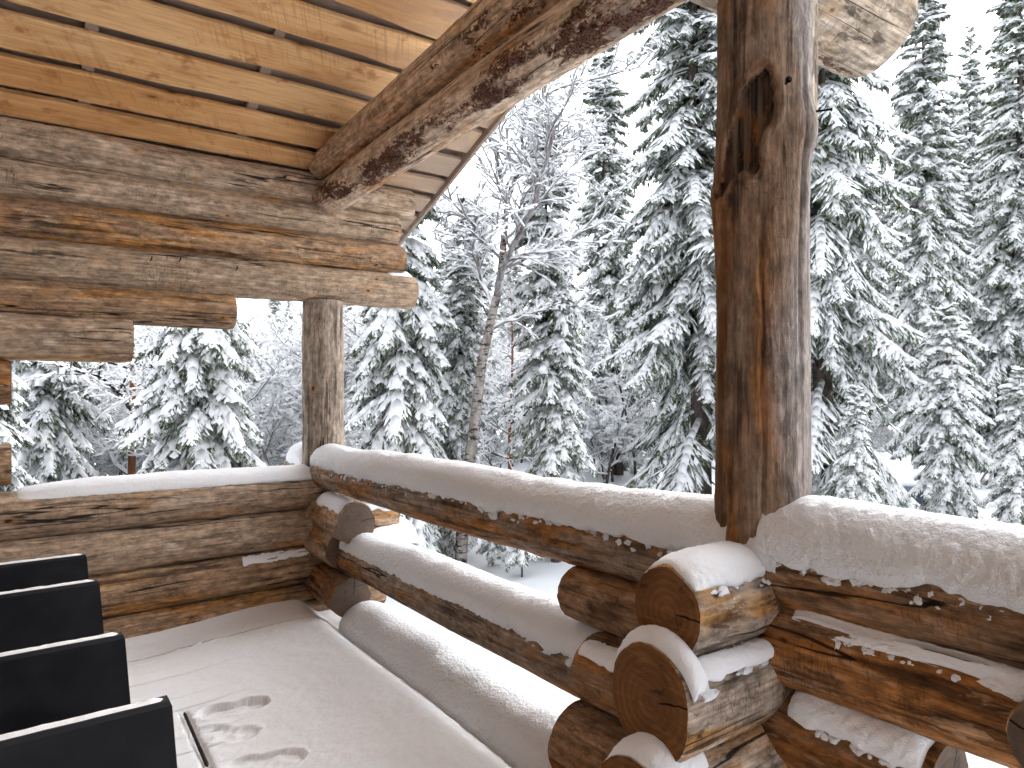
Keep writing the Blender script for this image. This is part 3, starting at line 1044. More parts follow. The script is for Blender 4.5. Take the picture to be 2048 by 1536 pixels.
# ================================================================== snow lying on the logs
snow_on('snow', (1.72, 4.64, .885), (1.72, 1.05, .955), .117, .122, .085, 1, 'thick crusted snow along the upper rail between the two posts', phc=.08, phw=1.28, edge=.11, rough=.0065, mat='snow_rough', clumps=90, ends=(1, 0), dx=.009, nph=52)
snow_on('snow', (1.72, 5.16, .868), (1.72, 4.80, .876), .117, .117, .11, 2, 'rounded snow cap on the log stub behind the slim far post', phw=1.2, end=.12)
snow_on('snow', (-.03, WY, .775), (1.62, WY, .775), .136, .134, .045, 3, 'smooth snow on the top log of the far wall', phw=.95, rough=.002, edge=.05, ends=(1, 0), end=.5)
snow_on('snow', (1.765, 4.36, .364), (1.765, 1.72, .424), .113, .118, .088, 4, 'thick snow lying along the middle rail log', phc=.05, phw=1.15, edge=.11, rough=.006, mat='snow_rough', clumps=70, dx=.0095, nph=46, end=.10, ends=(1, 0))
snow_on('snow', (1.775, 4.14, -.075), (1.775, .6, -.065), .155, .155, .062, 5, 'long rounded snow drift over the sill log at deck level', phc=.05, phw=1.85, rough=.006, mat='snow_rough', end=.20, tvar=.35, nph=64, flat=3.0, edge=.06, dx=.014)
snow_on('snow', (1.715, 4.52, .637), (1.715, 4.09, .628), .131, .134, .022, 6, 'thin snow patch on the upper log stub at the far corner', phc=-.55, phw=.55, edge=.35, rough=.004)
snow_on('snow', (1.72, 1.10, 1.0), (1.72, -.5, 1.028), .116, .12, .090, 7, 'deep crusted snow along the rail right of the thick post', phc=.02, phw=1.30, edge=.11, rough=.0065, mat='snow_rough', clumps=120, ends=(0, 0), dx=.0075, nph=60)
snow_on('snow', (1.325, 1.17, .924), (1.66, 1.17, .915), .116, .117, .036, 8, 'snow pillow on the uppermost sawn stub below the thick post', phc=.05, phw=1.0, rough=.004, mat='snow', clumps=10, ends=(1, 0), end=.16, dx=.007, nph=56)
snow_on('snow', (1.270, 1.175, .712), (1.332, 1.175, .712), .149, .147, .034, 9, 'snow strip curling over the rim of the largest sawn stub', phc=-.05, phw=1.15, rough=.003, end=.035, dx=.005, clumps=3)
snow_on('snow', (1.32, 1.172, .712), (1.62, 1.172, .705), .144, .138, .030, 10, 'narrow snow ledge along the side of the largest sawn stub', phc=-.80, phw=.22, edge=.30, rough=.004, dx=.007, clumps=8)
snow_on('snow', (1.203, 1.17, .465), (1.38, 1.17, .466), .135, .134, .032, 11, 'snow cap on the lowest sawn stub at the bottom edge', phw=.8, rough=.003, end=.06, dx=.007)
snow_on('snow', (1.72, 1.03, .804), (1.72, .42, .814), .119, .121, .024, 12, 'broken snow band along the second rail log right of the post', phc=-.70, phw=.30, edge=.5, rough=.006, dx=.006, clumps=24, tvar=.7, holes=.08)
snow_on('snow', (1.73, 1.04, .565), (1.73, .71, .565), .118, .116, .050, 13, 'thick snow slab on the short bottom rail log right of the post', phc=-.42, phw=.62, edge=.22, rough=.006, dx=.007, clumps=12)
snow_on('snow', (1.66, 1.42, .51), (1.66, 1.79, .50), .124, .122, .020, 14, 'snow smear on the middle stub behind the sawn log ends', phc=.75, phw=.32, edge=.5, rough=.005, dx=.008, clumps=6)
snow_on('snow', (2.18, WY, 2.19), (2.40, WY, 2.19), .129, .129, .035, 15, 'small snow cap on the end of the lowest full wall log', phw=.7, rough=.003, end=.06)
snow_on('snow', (1.98, WY, .517), (2.25, WY, .517), .136, .135, .10, 16, 'snow heap on the outer wall log stub behind the far corner', phw=1.0, rough=.003, end=.1)
snow_on('snow', (1.98, WY, .262), (2.42, WY, .262), .136, .135, .13, 17, 'rounded snow drift below the outer wall log stub at the far corner', phw=1.2, rough=.003, end=.15)
snow_on('snow', (1.15, WY, .26), (1.60, WY, .26), .138, .137, .012, 18, 'thin dusting of snow on the third wall log near the corner', phc=-.75, phw=.30, edge=.8, rough=.004, dx=.006, holes=.18)
snow_on('snow', (1.87, 1.17, .91), (2.24, 1.17, .90), .118, .118, .10, 19, 'snow hump on the outer stub behind the rail right of the thick post', phw=1.1, rough=.004, end=.12)

# ================================================================== trees
def needle_mat():
    t = NT('needles')
    P = t.coords()
    n = t.noise(P, 1.1, 3)
    n2 = t.noise(P, 9, 3)
    c = t.mix(t.rng(n, .35, .65), (.070, .104, .050), (.112, .168, .062))
    c = t.mix(t.rng(n2, .45, .75), c, (.115, .12, .075))
    c = t.mix(t.rng(t.noise(P, 23, 3), .49, .64, 0, .85), c, (.54, .56, .56))      # rime
    return t.done(c, .7, None, .2)


def treebark_mat(name, a, b, streak=False):
    t = NT(name)
    P = t.coords()
    n = t.noise(t.mapped(P, (14, 14, 5)), 1, 5, .65)
    c = t.mix(t.rng(n, .3, .7), a, b)
    if streak:                                     # birch: dark lenticels on pale skin
        n2 = t.noise(t.mapped(P, (9, 9, 30)), 1, 4, .7)
        c = t.mix(t.rng(n2, .50, .60), c, (.03, .026, .024))
    n3 = t.noise(t.mapped(P, (6, 6, 4)), 1, 5, .7)
    c = t.mix(t.rng(n3, .60, .68, 0, .9), c, (.75, .77, .80))                   # snow blown onto the bark
    return t.done(c, .9, t.bump(n, .6, .02), .15)


M['needle'] = needle_mat()
M['spruce_bark'] = treebark_mat('spruce_bark', (.085, .068, .058), (.19, .155, .135))
M['pine_bark'] = treebark_mat('pine_bark', (.22, .085, .040), (.34, .15, .08))
M['birch_bark'] = treebark_mat('birch_bark', (.20, .17, .15), (.42, .38, .35), True)
M['twig_bark'] = treebark_mat('twig_bark', (.060, .045, .038), (.13, .10, .085))
M['frosted_bark'] = treebark_mat('frosted_bark', (.11, .095, .088), (.36, .35, .35))
M['tree_snow'] = simple('tree_snow', (.86, .87, .885), .7, .2)


def taper_tube(pts, rad, sides=8):
    pts = np.asarray(pts, float)
    n = len(pts)
    d = np.gradient(pts, axis=0)
    d /= np.linalg.norm(d, axis=1)[:, None] + 1e-9
    ref = np.array([.92, .38, .05])
    a = np.cross(d, ref); a /= np.linalg.norm(a, axis=1)[:, None] + 1e-9
    b = np.cross(d, a)
    th = np.linspace(0, 2 * np.pi, sides, endpoint=False)
    V = pts[:, None] + np.asarray(rad)[:, None, None] * (np.cos(th)[None, :, None] * a[:, None] + np.sin(th)[None, :, None] * b[:, None])
    return V.reshape(-1, 3), grid_tris(n, sides, True)


def seg_prisms(P0, P1, R0, R1, sides=3):
    """bare wood: one open prism for each segment"""
    N = len(P0)
    d = P1 - P0
    d /= np.linalg.norm(d, axis=1)[:, None] + 1e-9
    ref = np.tile(np.array([.31, .52, .8]), (N, 1))
    a = np.cross(d, ref); a /= np.linalg.norm(a, axis=1)[:, None] + 1e-9
    b = np.cross(d, a)
    th = np.arange(sides) * 2 * np.pi / sides
    ring = np.cos(th)[None, :, None] * a[:, None] + np.sin(th)[None, :, None] * b[:, None]
    V = np.concatenate([P0[:, None] + ring * R0[:, None, None], P1[:, None] + ring * R1[:, None, None]], 1)
    j = np.arange(sides); k = (j + 1) % sides
    t = np.concatenate([np.stack([j, k, k + sides], -1), np.stack([j, k + sides, j + sides], -1)])
    T = (np.arange(N) * 2 * sides)[:, None, None] + t[None]
    return V.reshape(-1, 3), T.reshape(-1, 3)


def seg_tent(P0, P1, W, H):
    """small snow clod: ridge between two tapered ends"""
    N = len(P0)
    d = P1 - P0
    s = np.stack([-d[:, 1], d[:, 0], 0 * d[:, 0]], -1)
    s /= np.linalg.norm(s, axis=1)[:, None] + 1e-6
    m = (P0 + P1) / 2
    z = np.array([0, 0, 1.])
    V = np.stack([P0 + z * (H * .25)[:, None], m + s * W[:, None] - z * (H * .2)[:, None], m - s * W[:, None] - z * (H * .2)[:, None], m + z * H[:, None], P1 + z * (H * .2)[:, None]], 1)
    t = np.array([(0, 1, 3), (0, 3, 2), (4, 3, 1), (4, 2, 3)])
    return V.reshape(-1, 3), ((np.arange(N) * 5)[:, None, None] + t[None]).reshape(-1, 3)


def seg_snow(P0, P1, W0, W1, H0, H1, up0=None, sink=.3):
    """snow ridge lying on each segment: rounded five-point section"""
    N = len(P0)
    d = P1 - P0
    h = d.copy(); h[:, 2] = 0
    ln = np.linalg.norm(h, axis=1)[:, None]
    h = np.where(ln > 1e-4, h / (ln + 1e-9), np.array([[1., 0, 0]]))
    s = np.stack([-h[:, 1], h[:, 0], 0 * h[:, 0]], -1)
    z = np.array([0, 0, 1.])
    prof = np.array([(-1, -sink), (-.72, .62), (0, 1.0), (.72, .62), (1, -sink)])
    def sec(P, W, H):
        return P[:, None] + s[:, None] * (prof[None, :, 0] * W[:, None])[..., None] + z * (prof[None, :, 1] * H[:, None])[..., None]
    V = np.concatenate([sec(P0, W0, H0), sec(P1, W1, H1)], 1)
    t = []
    for j in range(4):
        t += [(j, j + 1, j + 6), (j, j + 6, j + 5)]
    t += [(0, 2, 1), (0, 4, 2), (4, 3, 2), (5, 6, 7), (5, 7, 9), (9, 7, 8)]
    T = (np.arange(N) * 10)[:, None, None] + np.array(t)[None]
    return V.reshape(-1, 3), T.reshape(-1, 3)


class Acc:
    def __init__(self): self.V, self.T, self.n = [], [], 0

    def add(self, V, T):
        if len(V) == 0: return
        self.V.append(V); self.T.append(T + self.n); self.n += len(V)

    def mesh(self, name, mat, smooth=True):
        return tri_mesh(name, np.concatenate(self.V), np.concatenate(self.T), [mat], None, smooth)


def spruce_meshes(seed, H, R, step=.2, per=6, bare=.0, droop=.5, dens=1.0, taper=.85, snowy=1.0, trunk_r=None, lean=0.0):
    """snow-laden spruce: trunk, sprays of needles, snow lying on every bough"""
    rg = np.random.RandomState(seed)
    ta = Acc(); na = Acc(); sa = Acc()
    tr = trunk_r or H * .0105
    hs = np.linspace(-.4, H, 24)
    cx = .02 * H * np.array([float(vn(np.array([h * .12, seed, 0.]), seed)) for h in hs]) + lean * hs
    cy = .02 * H * np.array([float(vn(np.array([h * .12, seed, 5.]), seed + 1)) for h in hs])
    cx -= cx[0]; cy -= cy[0]
    V, T = taper_tube(np.stack([cx, cy, hs], -1), tr * np.clip(1.05 - hs / H, .04, 1.1) ** .9, 10)
    ta.add(V, T)
    bP0, bP1, bR0, bR1 = [], [], [], []
    sP0, sP1, sW0, sW1, sH0, sH1 = [], [], [], [], [], []
    twP, twD, twL, twW, twS = [], [], [], [], []
    h = .35 + rg.rand() * .2
    while h < H - .05:
        f = h / H
        prof = (1 - f) ** taper
        if f < .12: prof *= .72 + f * 2.3
        nb = per if f < .9 else 4
        for b in range(nb):
            if f < bare and rg.rand() < .55: continue
            az = rg.rand() * 2 * np.pi
            L = (R * prof + .10) * rg.uniform(.62, 1.15)
            hh = h + rg.uniform(-.5, .5) * step
            p = np.array([np.interp(hh, hs, cx), np.interp(hh, hs, cy), hh])
            out = np.array([np.cos(az), np.sin(az), 0.])
            side = np.array([-out[1], out[0], 0.])
            pit = math.radians(np.interp(f, [0, .25, .7, .9, 1], [-26, -18, -3, 22, 62]) + rg.uniform(-9, 9))
            dr = droop * np.interp(f, [0, .8, 1], [1.1, .8, .15]) * rg.uniform(.6, 1.3)
            K = max(4, int(L / .16))
            ss = np.linspace(0, 1, K + 1)
            pts = [p]
            for k in range(K):
                a = pit - dr * math.sin(ss[k] * 2.2) + (.55 * dr * max(0, ss[k] - .7) / .3)
                w = .12 * math.sin(k * 1.7 + b)
                pts.append(pts[-1] + (out * math.cos(a) + side * w * .6 + np.array([0, 0, math.sin(a)])) * L / K)
            pts = np.array(pts)
            rr = np.linspace(.006 + L * .008, .003, K + 1)
            bP0.append(pts[:-1]); bP1.append(pts[1:]); bR0.append(rr[:-1]); bR1.append(rr[1:])
            dead = f < bare and rg.rand() < .5
            # ridge of snow on the bough itself
            wS = (.022 + .030 * np.sin(np.linspace(.35, 2.9, K + 1))) * (0.55 if dead else 1.0) * rg.uniform(.7, 1.35) * snowy
            if K > 0:
                keep = rg.rand(K) < (.93)
                lift = np.array([0, 0, .004])
                sP0.append((pts[:-1] + lift)[keep]); sP1.append((pts[1:] + lift)[keep])
                sW0.append(wS[:-1][keep]); sW1.append(wS[1:][keep])
                sH0.append(wS[:-1][keep] * 1.0); sH1.append(wS[1:][keep] * 1.0)
            nt = int(max(3, L / .036 * dens)) if not dead else int(L / .2)
            q = np.sort(rg.rand(nt)) ** .8 * .96 + .04
            if f < .3: q = .16 + q * .84
            for sg in (-1, 1):
                idx = np.clip(q * K, 0, K - 1e-6)
                i0 = idx.astype(int); fr = (idx - i0)[:, None]
                base = pts[i0] * (1 - fr) + pts[i0 + 1] * fr
                bd = pts[i0 + 1] - pts[i0]
                bd = bd / (np.linalg.norm(bd, axis=1)[:, None] + 1e-9)
                ang = np.radians(rg.uniform(28, 72, nt))[:, None]
                dv = bd * np.cos(ang) + side * sg * np.sin(ang) + np.array([0, 0, -1.]) * rg.uniform(.10, .95, nt)[:, None] * np.interp(f, [0, .9, 1], [1, .6, .0])
                dv /= np.linalg.norm(dv, axis=1)[:, None]
                tl = np.clip((.30 * L * (1 - q) + .085) * rg.uniform(.6, 1.25, nt), .06, .55) * (.7 if dead else 1)
                twP.append(base); twD.append(dv); twL.append(tl); twW.append(rg.uniform(.75, 1.25, nt))
                twS.append(np.where(rg.rand(nt) < (.3 if dead else .90 * min(1, snowy + .1)), rg.uniform(.6, 1.35, nt), 0) * (-1 if dead else 1))
        h += step * rg.uniform(.75, 1.25) * (1.0 if f < .85 else .7)
    cc = np.concatenate
    V, T = seg_prisms(cc(bP0), cc(bP1), cc(bR0), cc(bR1)); ta.add(V, T)
    V, T = seg_snow(cc(sP0), cc(sP1), cc(sW0), cc(sW1), cc(sH0), cc(sH1)); sa.add(V, T)
    P, D, L, W, S = cc(twP), cc(twD), cc(twL), cc(twW), cc(twS)
    N = len(P)
    up = np.array([0, 0, 1.])
    sd = np.cross(D, up); sd /= np.linalg.norm(sd, axis=1)[:, None] + 1e-9
    def axis(s):
        return P + D * (L * s)[:, None] - up * (.22 * L * s * s)[:, None]
    # needles: ragged spikes left, right and hanging below each twig
    live = S >= 0
    st = [0, .22, .45, .70, .95]
    A = [axis(s) for s in st]
    vs = list(A); tr_ = []
    for k in range(4):
        for kind in range(3):
            ln = (.034 + .018 * rg.rand(N)) * W * (1.15 - .45 * st[k])
            tip = axis(min(1.12, st[k + 1] + .14))
            if kind < 2:
                tip = tip + sd * (ln * (1 if kind else -1))[:, None] - up * (ln * rg.uniform(.1, .6, N))[:, None]
            else:
                tip = tip - up * (ln * rg.uniform(.8, 1.7, N))[:, None] + sd * (ln * rg.uniform(-.4, .4, N))[:, None]
            vs.append(tip)
            tr_.append((k, k + 1, len(vs) - 1))
    Vn = np.stack(vs, 1)[live]
    nn = len(Vn)
    Tn = (np.arange(nn) * Vn.shape[1])[:, None, None] + np.array(tr_)[None]
    na.add(Vn.reshape(-1, 3), Tn.reshape(-1, 3))
    # twig wood of the dead ones
    if (~live).any():
        V, T = seg_prisms(P[~live], axis(1.0)[~live], np.full((~live).sum(), .004), np.full((~live).sum(), .002)); ta.add(V, T)
    # snow fingers on the twigs
    m = np.abs(S) > 0
    Pm = m.nonzero()[0]
    for (sa0, sa1, lat) in ((.0, .40, 0), (.30, .72, 0), (.62, 1.08, 0), (.30, .75, 1), (.40, .85, -1)):
        kp = Pm[rg.rand(len(Pm)) < (.88 if lat == 0 else .75)]
        a0 = np.clip(sa0 + rg.uniform(-.08, .08, len(kp)), 0, 1.1); a1 = sa1 + rg.uniform(-.10, .10, len(kp))
        def ax(sv):
            return P[kp] + D[kp] * (L[kp] * sv)[:, None] - up * (.22 * L[kp] * sv * sv)[:, None]
        q0, q1 = ax(a0), ax(a1)
        if lat:
            q1 = q1 + sd[kp] * (lat * (.045 + .03 * rg.rand(len(kp))))[:, None] - up * .015
            q0 = q0 + sd[kp] * (lat * .008)
        ww = .0300 * np.abs(S[kp]) * np.where(S[kp] < 0, .45, 1.0) * (.55 + L[kp]) * snowy * rg.uniform(.55, 1.45, len(kp)) * (1 if lat == 0 else .72)
        V, T = seg_tent(q0, q1, ww, ww * rg.uniform(.8, 1.3, len(kp))); sa.add(V, T)
    # heavier pillows
    big = m & (rg.rand(N) < .06 * snowy) & live
    if big.any():
        k = big.sum()
        b0 = axis(.1)[big]; b1 = axis(.75)[big]
        w2 = rg.uniform(.04, .085, k) * (.6 + L[big])
        V, T = seg_snow(b0, (b0 + b1) / 2, w2 * .6, w2, w2 * .5, w2 * .8); sa.add(V, T)
        V, T = seg_snow((b0 + b1) / 2, b1, w2, w2 * .5, w2 * .8, w2 * .4); sa.add(V, T)
    return ta.mesh('trunk', M['spruce_bark']), na.mesh('crown', M['needle'], False), sa.mesh('snow', M['tree_snow'])


def bare_meshes(seed, H, r0, lean=(0, 0), fork=.45, limbs=11, spread=.55, levels=4, bark='birch_bark', snow_k=1.0, twn=1.0, multi=1, trunk_pts=None, up=.35, twig='twig_bark'):
    """leafless tree with a line of snow on every branch"""
    rg = np.random.RandomState(seed)
    ta = Acc(); ca = Acc(); sa = Acc()
    S = []                                        # segments (p0,p1,r0,r1,level)

    def grow(p, d, L, r, lvl, rend=.35):
        K = max(2, int(L / (.22 if lvl < 2 else .13)))
        pts = [p]
        dd = d / np.linalg.norm(d)
        for k in range(K):
            wob = rg.normal(0, .16 if lvl else .05, 3)
            g = np.array([0, 0, (.04 if lvl == 1 else (-.02 if lvl == 2 else -.10))])
            dd = dd + wob + g
            dd /= np.linalg.norm(dd)
            pts.append(pts[-1] + dd * L / K)
        pts = np.array(pts)
        rr = np.linspace(r, max(.0025, r * rend), K + 1)
        return pts, rr

    stems = []
    for mI in range(multi):
        if trunk_pts is not None and mI == 0:
            tp = np.array(trunk_pts, float)
            tt = np.linspace(0, 1, len(tp)); t2 = np.linspace(0, 1, 22)
            pts = np.stack([np.interp(t2, tt, tp[:, i]) for i in range(3)], -1)
            pts[:, :2] += .03 * np.stack([np.sin(t2 * 9), np.cos(t2 * 7)], -1) * np.clip(t2 * 4, 0, 1)[:, None]
            rr = np.linspace(r0, r0 * .12, 22)
        else:
            d = np.array([lean[0] + rg.normal(0, .10 * (multi > 1)), lean[1] + rg.normal(0, .10 * (multi > 1)), 1.0])
            pts, rr = grow(np.array([rg.normal(0, .25) if multi > 1 else 0, rg.normal(0, .25) if multi > 1 else 0, -.3]), d, H * rg.uniform(.8, 1.05), r0, 0, .12)
        V, T = taper_tube(pts, rr, 9)
        ta.add(V, T)
        for k in range(len(pts) - 1):
            if rr[k] < .05: S.append((pts[k], pts[k + 1], rr[k], rr[k + 1], 1))
        stems.append((pts, rr))
    queue = []
    for pts, rr in stems:
        n = len(pts) - 1
        for i in range(limbs):
            q = fork + (1 - fork) * (i + rg.rand()) / limbs
            x = min(q * n, n - 1e-4); k = int(x); p = pts[k] + (pts[k + 1] - pts[k]) * (x - k)
            az = i * 2.4 + rg.normal(0, .5)
            u = rg.uniform(up - .15, up + .45)
            d = np.array([np.cos(az), np.sin(az), u])
            queue.append((p, d, H * spread * (1.05 - .75 * q) * rg.uniform(.7, 1.2), rr[k] * rg.uniform(.45, .75), 1))
    while queue:
        p, d, L, r, lvl = queue.pop()
        pts, rr = grow(p, d, L, r, lvl)
        for k in range(len(pts) - 1):
            S.append((pts[k], pts[k + 1], rr[k], rr[k + 1], lvl))
        if lvl >= levels: continue
        nk = {1: int(max(4, L / .20) * twn), 2: int(max(3, L / .13) * twn), 3: int(max(2, L / .11) * twn)}[lvl]
        for i in range(nk):
            q = .12 + .88 * (i + rg.rand()) / nk
            x = min(q * (len(pts) - 1), len(pts) - 1 - 1e-4); k = int(x)
            pp = pts[k] + (pts[k + 1] - pts[k]) * (x - k)
            bd = pts[k + 1] - pts[k]; bd /= np.linalg.norm(bd) + 1e-9
            sv = np.cross(bd, np.array([0, 0, 1.0]) + rg.normal(0, .5, 3)); sv /= np.linalg.norm(sv) + 1e-9
            a = rg.uniform(.5, 1.0)
            dd = bd * math.cos(a) + sv * math.sin(a) * rg.choice([-1, 1]) + np.array([0, 0, .12])
            queue.append((pp, dd, L * rg.uniform(.32, .55) * (1.15 - .5 * q), max(.003, rr[k] * .55), lvl + 1))
    P0 = np.array([s[0] for s in S]); P1 = np.array([s[1] for s in S]); R0 = np.array([s[2] for s in S]); R1 = np.array([s[3] for s in S])
    lv = np.array([s[4] for s in S])
    V, T = seg_prisms(P0, P1, R0, R1, 4); ca.add(V, T)
    d = P1 - P0; d /= np.linalg.norm(d, axis=1)[:, None] + 1e-9
    flat = np.sqrt(np.clip(1 - d[:, 2] ** 2, 0, 1))
    keep = (flat > .28) & (rg.rand(len(S)) < .92)
    w0 = (R0 * .85 + .007 * snow_k)[keep]; w1 = (R1 * .85 + .007 * snow_k)[keep]
    hh = ((.010 + .55 * np.minimum(R0, .05)) * snow_k * rg.uniform(.6, 1.4, len(S)) * (.4 + .6 * flat))[keep] + .004
    o = np.zeros((keep.sum(), 3)); o[:, 2] = R0[keep] * .55
    V, T = seg_snow(P0[keep] + o, P1[keep] + o, w0, w1, hh, hh * .9, sink=.15); sa.add(V, T)
    return ta.mesh('trunk', M[bark]), ca.mesh('branches', M[twig]), sa.mesh('snow', M['tree_snow'])


def plant(kind, meshes, names, x, y, s, rz, label, group=None, cat='tree', sz=None, tilt=(0, 0)):
    z = float(gz(np.array(x), np.array(y)))
    t = thing(kind, label, cat, (x, y, z), group)
    t.rotation_euler = (tilt[0], tilt[1], rz)
    t.scale = (s, s, sz or s)
    for nm, me in zip(names, meshes):
        o = bpy.data.objects.new(nm, me)
        col.objects.link(o)
        o.parent = t
    return t


def at(u, t):
    a, b = ray(u)
    return a * t, b * t


SPN = ('trunk', 'crown', 'snow')
BRN = ('trunk', 'branches', 'snow')
sp_big = spruce_meshes(11, 14.0, 2.05, step=.235, per=8, bare=.20, droop=.75, dens=.74, taper=.66, trunk_r=.155)
sp_mid = spruce_meshes(12, 11.0, 1.22, step=.19, per=7, bare=.10, droop=.7, dens=.95, taper=.66)
sp_slim = spruce_meshes(13, 7.0, .80, step=.17, per=6, bare=.12, droop=.75, dens=1.0, taper=.62, trunk_r=.07)
sp_low = spruce_meshes(14, 5.2, 1.15, step=.17, per=7, bare=.10, droop=.85, dens=1.0, taper=.70, trunk_r=.085, snowy=1.2)
sp_sap = spruce_meshes(15, 1.5, .48, step=.12, per=6, droop=.7, dens=1.3, taper=.8, trunk_r=.022, snowy=1.0)
birch = bare_meshes(21, 7.0, .085, fork=.40, limbs=18, spread=.42, levels=4, snow_k=1.15, twn=1.25, up=.5, twig='frosted_bark', trunk_pts=[(0, 0, -.3), (.05, 0, 1.0), (.28, -.12, 2.6), (.55, -.25, 3.6), (.62, -.3, 4.6), (1.0, -.55, 5.7), (1.15, -.7, 6.6)])
thick_a = bare_meshes(22, 5.0, .035, fork=.15, limbs=14, spread=.34, levels=3, multi=3, snow_k=2.3, bark='twig_bark', twn=1.3, twig='frosted_bark')
thick_b = bare_meshes(23, 8.0, .05, fork=.25, limbs=20, spread=.28, levels=3, multi=2, snow_k=2.3, bark='birch_bark', twn=1.2, twig='frosted_bark')
pine = bare_meshes(24, 9.0, .075, fork=.08, limbs=26, spread=.30, levels=3, bark='pine_bark', snow_k=1.7, up=.25, twn=1.1, trunk_pts=[(0, 0, -.3), (.03, .02, 3), (-.05, .03, 6), (.02, 0, 9)])

hero = [
    # kind mesh, u, depth, scale, zscale, rot, label
    (sp_big, 1402, 12.0, 1.16, 1.0, .4, 'tall snow-laden spruce with a bare lower trunk left of the thick post'),
    (sp_mid, 1236, 15.5, 1.08, .93, 1.3, 'narrow pointed snowy spruce left of the tallest spruce beside the thick post'),
    (sp_big, 1646, 11.0, 1.04, .98, 2.2, 'snow-laden spruce immediately right of the thick post'),
    (sp_mid, 1868, 14.0, 1.02, 1.02, .2, 'tall narrow snowy spruce with its top in view right of the jutting log end'),
    (sp_mid, 2002, 14.5, 1.12, 1.07, 3.9, 'tall snowy spruce at the right edge of the picture'),
    (sp_slim, 1112, 9.0, .95, .86, 0.9, 'slim dark snowy spruce right of the leaning birch'),
    (sp_slim, 908, 9.6, .80, .70, 2.6, 'thin snowy spruce just left of the leaning birch'),
    (sp_low, 802, 8.6, 1.02, 1.08, 4.0, 'broad snowy spruce just right of the slim far post'),
    (sp_low, 400, 8.4, 1.05, 1.05, 5.1, 'drooping snowy spruce filling the wall opening'),
    (sp_low, 95, 10.5, 1.0, 1.0, 1.9, 'snowy spruce behind the left end of the wall opening'),
    (sp_low, -60, 8.6, .95, .9, 2.9, 'green-branched snowy spruce cut by the left edge of the picture'),
    (sp_low, 1895, 9.2, .62, .62, .7, 'small bushy snowy spruce low above the right rail'),
    (sp_low, 2035, 8.2, .48, .48, 3.3, 'small snowy spruce above the rail at the right edge'),
    (sp_low, 1715, 8.0, .42, .45, 5.6, 'little snow-covered spruce beside the thick post above the right rail'),
]
for (me, u, t, s, szz, rz, lb) in hero:
    x, y = at(u, t)
    plant('spruce_tree', me, SPN, x, y, s, rz, lb, 'snowy spruces round the terrace', sz=szz)
for (u, t, s, rz, lb) in ((1044, 8.3, .62, .3, 'tiny snowy spruce sapling seen between the upper and middle rails'),
                          (905, 8.9, .75, 1.8, 'tiny snowy spruce sapling below the rail beside the birch trunk'),
                          (985, 8.8, .5, 3.0, 'tiny snowy sapling between the birch and the slim dark spruce')):
    x, y = at(u, t)
    plant('spruce_sapling', sp_sap, SPN, x, y, s, rz, lb, 'spruce saplings behind the railing')
x, y = at(918, 8.5)
plant('birch_tree', birch, BRN, x, y, 1.0, -.62, 'leaning bare birch with every branch lined in snow')
x, y = at(262, 11.5)
plant('pine_tree', pine, BRN, x, y, .9, .5, 'pine with an orange trunk and snow-heavy branches in the wall opening')
x, y = at(1022, 12.5)
plant('pine_tree', pine, BRN, x, y, .55, 2.1, 'thin young pine between the birch and the slim dark spruce')

# background: copies that nothing tells apart share a label
rgb = random.Random(3)
for i in range(40):
    u = -150 + 2350 * (i + rgb.random()) / 40
    t = rgb.uniform(17, 30)
    # keep the pale gap of sky between the birch and the tall spruces open
    if 1170 < u < 1230 and t < 30: t = 34
    x, y = at(u, t)
    hi = 480 if u < 900 else (420 if u < 1250 else (60 if u > 1300 else 500))
    H_need = max(3.5, (768 - hi) / 1365 * t * rgb.uniform(.55, 1.0) + 2.2)
    src, h0 = rgb.choice(((sp_mid, 11.0), (sp_mid, 11.0), (sp_slim, 7.0)))
    sz = H_need / h0
    sxy = sz * rgb.uniform(.9, 1.25) if src is sp_mid else sz * rgb.uniform(1.0, 1.4)
    plant('spruce_tree', src, SPN, x, y, min(sxy, 1.4), rgb.random() * 6.28, 'snow-covered spruce far back in the forest', 'spruces far back in the forest', sz=sz)
for i in range(30):
    u = -120 + 1400 * (i + rgb.random()) / 30
    t = rgb.uniform(12.5, 22)
    x, y = at(u, t)
    src = rgb.choice((thick_a, thick_b, thick_a))
    s = rgb.uniform(.7, 1.15) * (1.0 if src is thick_a else .75)
    plant('bare_tree', src, BRN, x, y, s, rgb.random() * 6.28, 'thin leafless tree frosted white in the background thicket', 'frosted leafless trees in the thicket')
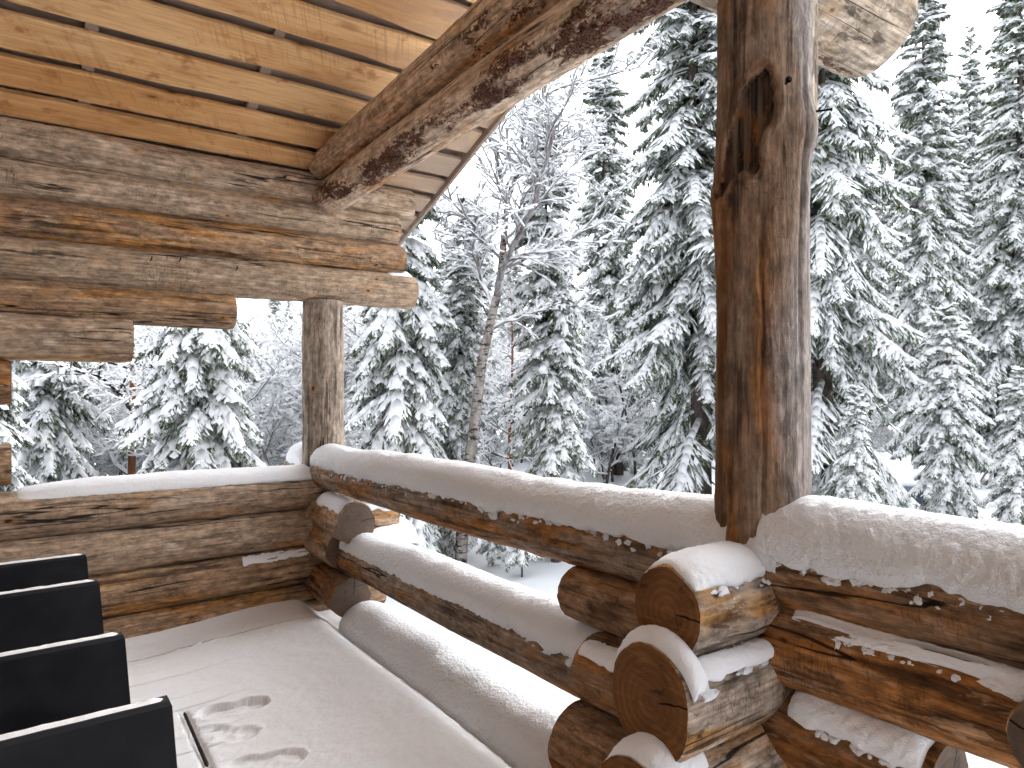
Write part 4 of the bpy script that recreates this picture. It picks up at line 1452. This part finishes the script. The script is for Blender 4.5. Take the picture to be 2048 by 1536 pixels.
for i in range(18):
    u = (-40 + 330 * rgb.random()) if i % 2 else (460 + 160 * rgb.random())
    x, y = at(u, rgb.uniform(10.5, 17))
    plant('bare_tree', rgb.choice((thick_a, thick_b)), BRN, x, y, rgb.uniform(.55, .9), rgb.random() * 6.28, 'thin leafless tree frosted white in the background thicket', 'frosted leafless trees in the thicket')
for i in range(16):
    x, y = at(880 + 1200 * (i + rgb.random()) / 16, rgb.uniform(15, 24))
    plant('spruce_tree', sp_low, SPN, x, y, rgb.uniform(.6, .95), rgb.random() * 6.28, 'snow-covered spruce far back in the forest', 'spruces far back in the forest')
for i in range(14):
    u = 1140 + 960 * (i + rgb.random()) / 14
    x, y = at(u, rgb.uniform(16, 24))
    plant('bare_tree', thick_a, BRN, x, y, rgb.uniform(.5, .8), rgb.random() * 6.28, 'thin leafless tree frosted white in the background thicket', 'frosted leafless trees in the thicket')

# ================================================================== snowed-in shed glimpsed between the trees
cx_, cy_ = at(1735, 12.5)
hut = thing('shed', 'low dark grey shed with a snowy roof glimpsed between the right spruces', 'shed', (cx_, cy_, -.8))
M['hut_wall'] = simple('dark_grey_paint', (.055, .07, .095), .7)
box_obj('wall', (cx_ - .55, cy_ + .40, -.75), (cx_ + .62, cy_ - .45, -.75), 1.2, .70, M['hut_wall'], hut)
box_obj('fascia', (cx_ - .62, cy_ + .45, -.335), (cx_ + .69, cy_ - .50, -.335), 1.4, .10, simple('fascia_paint', (.16, .185, .22), .6), hut)
box_obj('snow', (cx_ - .64, cy_ + .465, -.12), (cx_ + .71, cy_ - .515, -.12), 1.45, .32, M['snow_soft'], hut, bev=.13)

# ================================================================== snow-laden air
def haze(density):
    me = box_mesh('haze', 1900, 1900, 22, None, bev=.5)
    m = bpy.data.materials.new('haze_air')
    m.use_nodes = True
    nt = m.node_tree
    nt.nodes.clear()
    out = nt.nodes.new('ShaderNodeOutputMaterial')
    pv = nt.nodes.new('ShaderNodeVolumePrincipled')
    pv.inputs['Color'].default_value = (.97, .98, 1, 1)
    pv.inputs['Density'].default_value = density
    pv.inputs['Anisotropy'].default_value = .2
    nt.links.new(pv.outputs[0], out.inputs['Volume'])
    me.materials.clear(); me.materials.append(m)
    o = add_obj('haze', me, None, (-950, 6, 8.0))
    tag(o, 'thin pale winter haze hanging between the trees', None, None, 'stuff')


haze(.033)
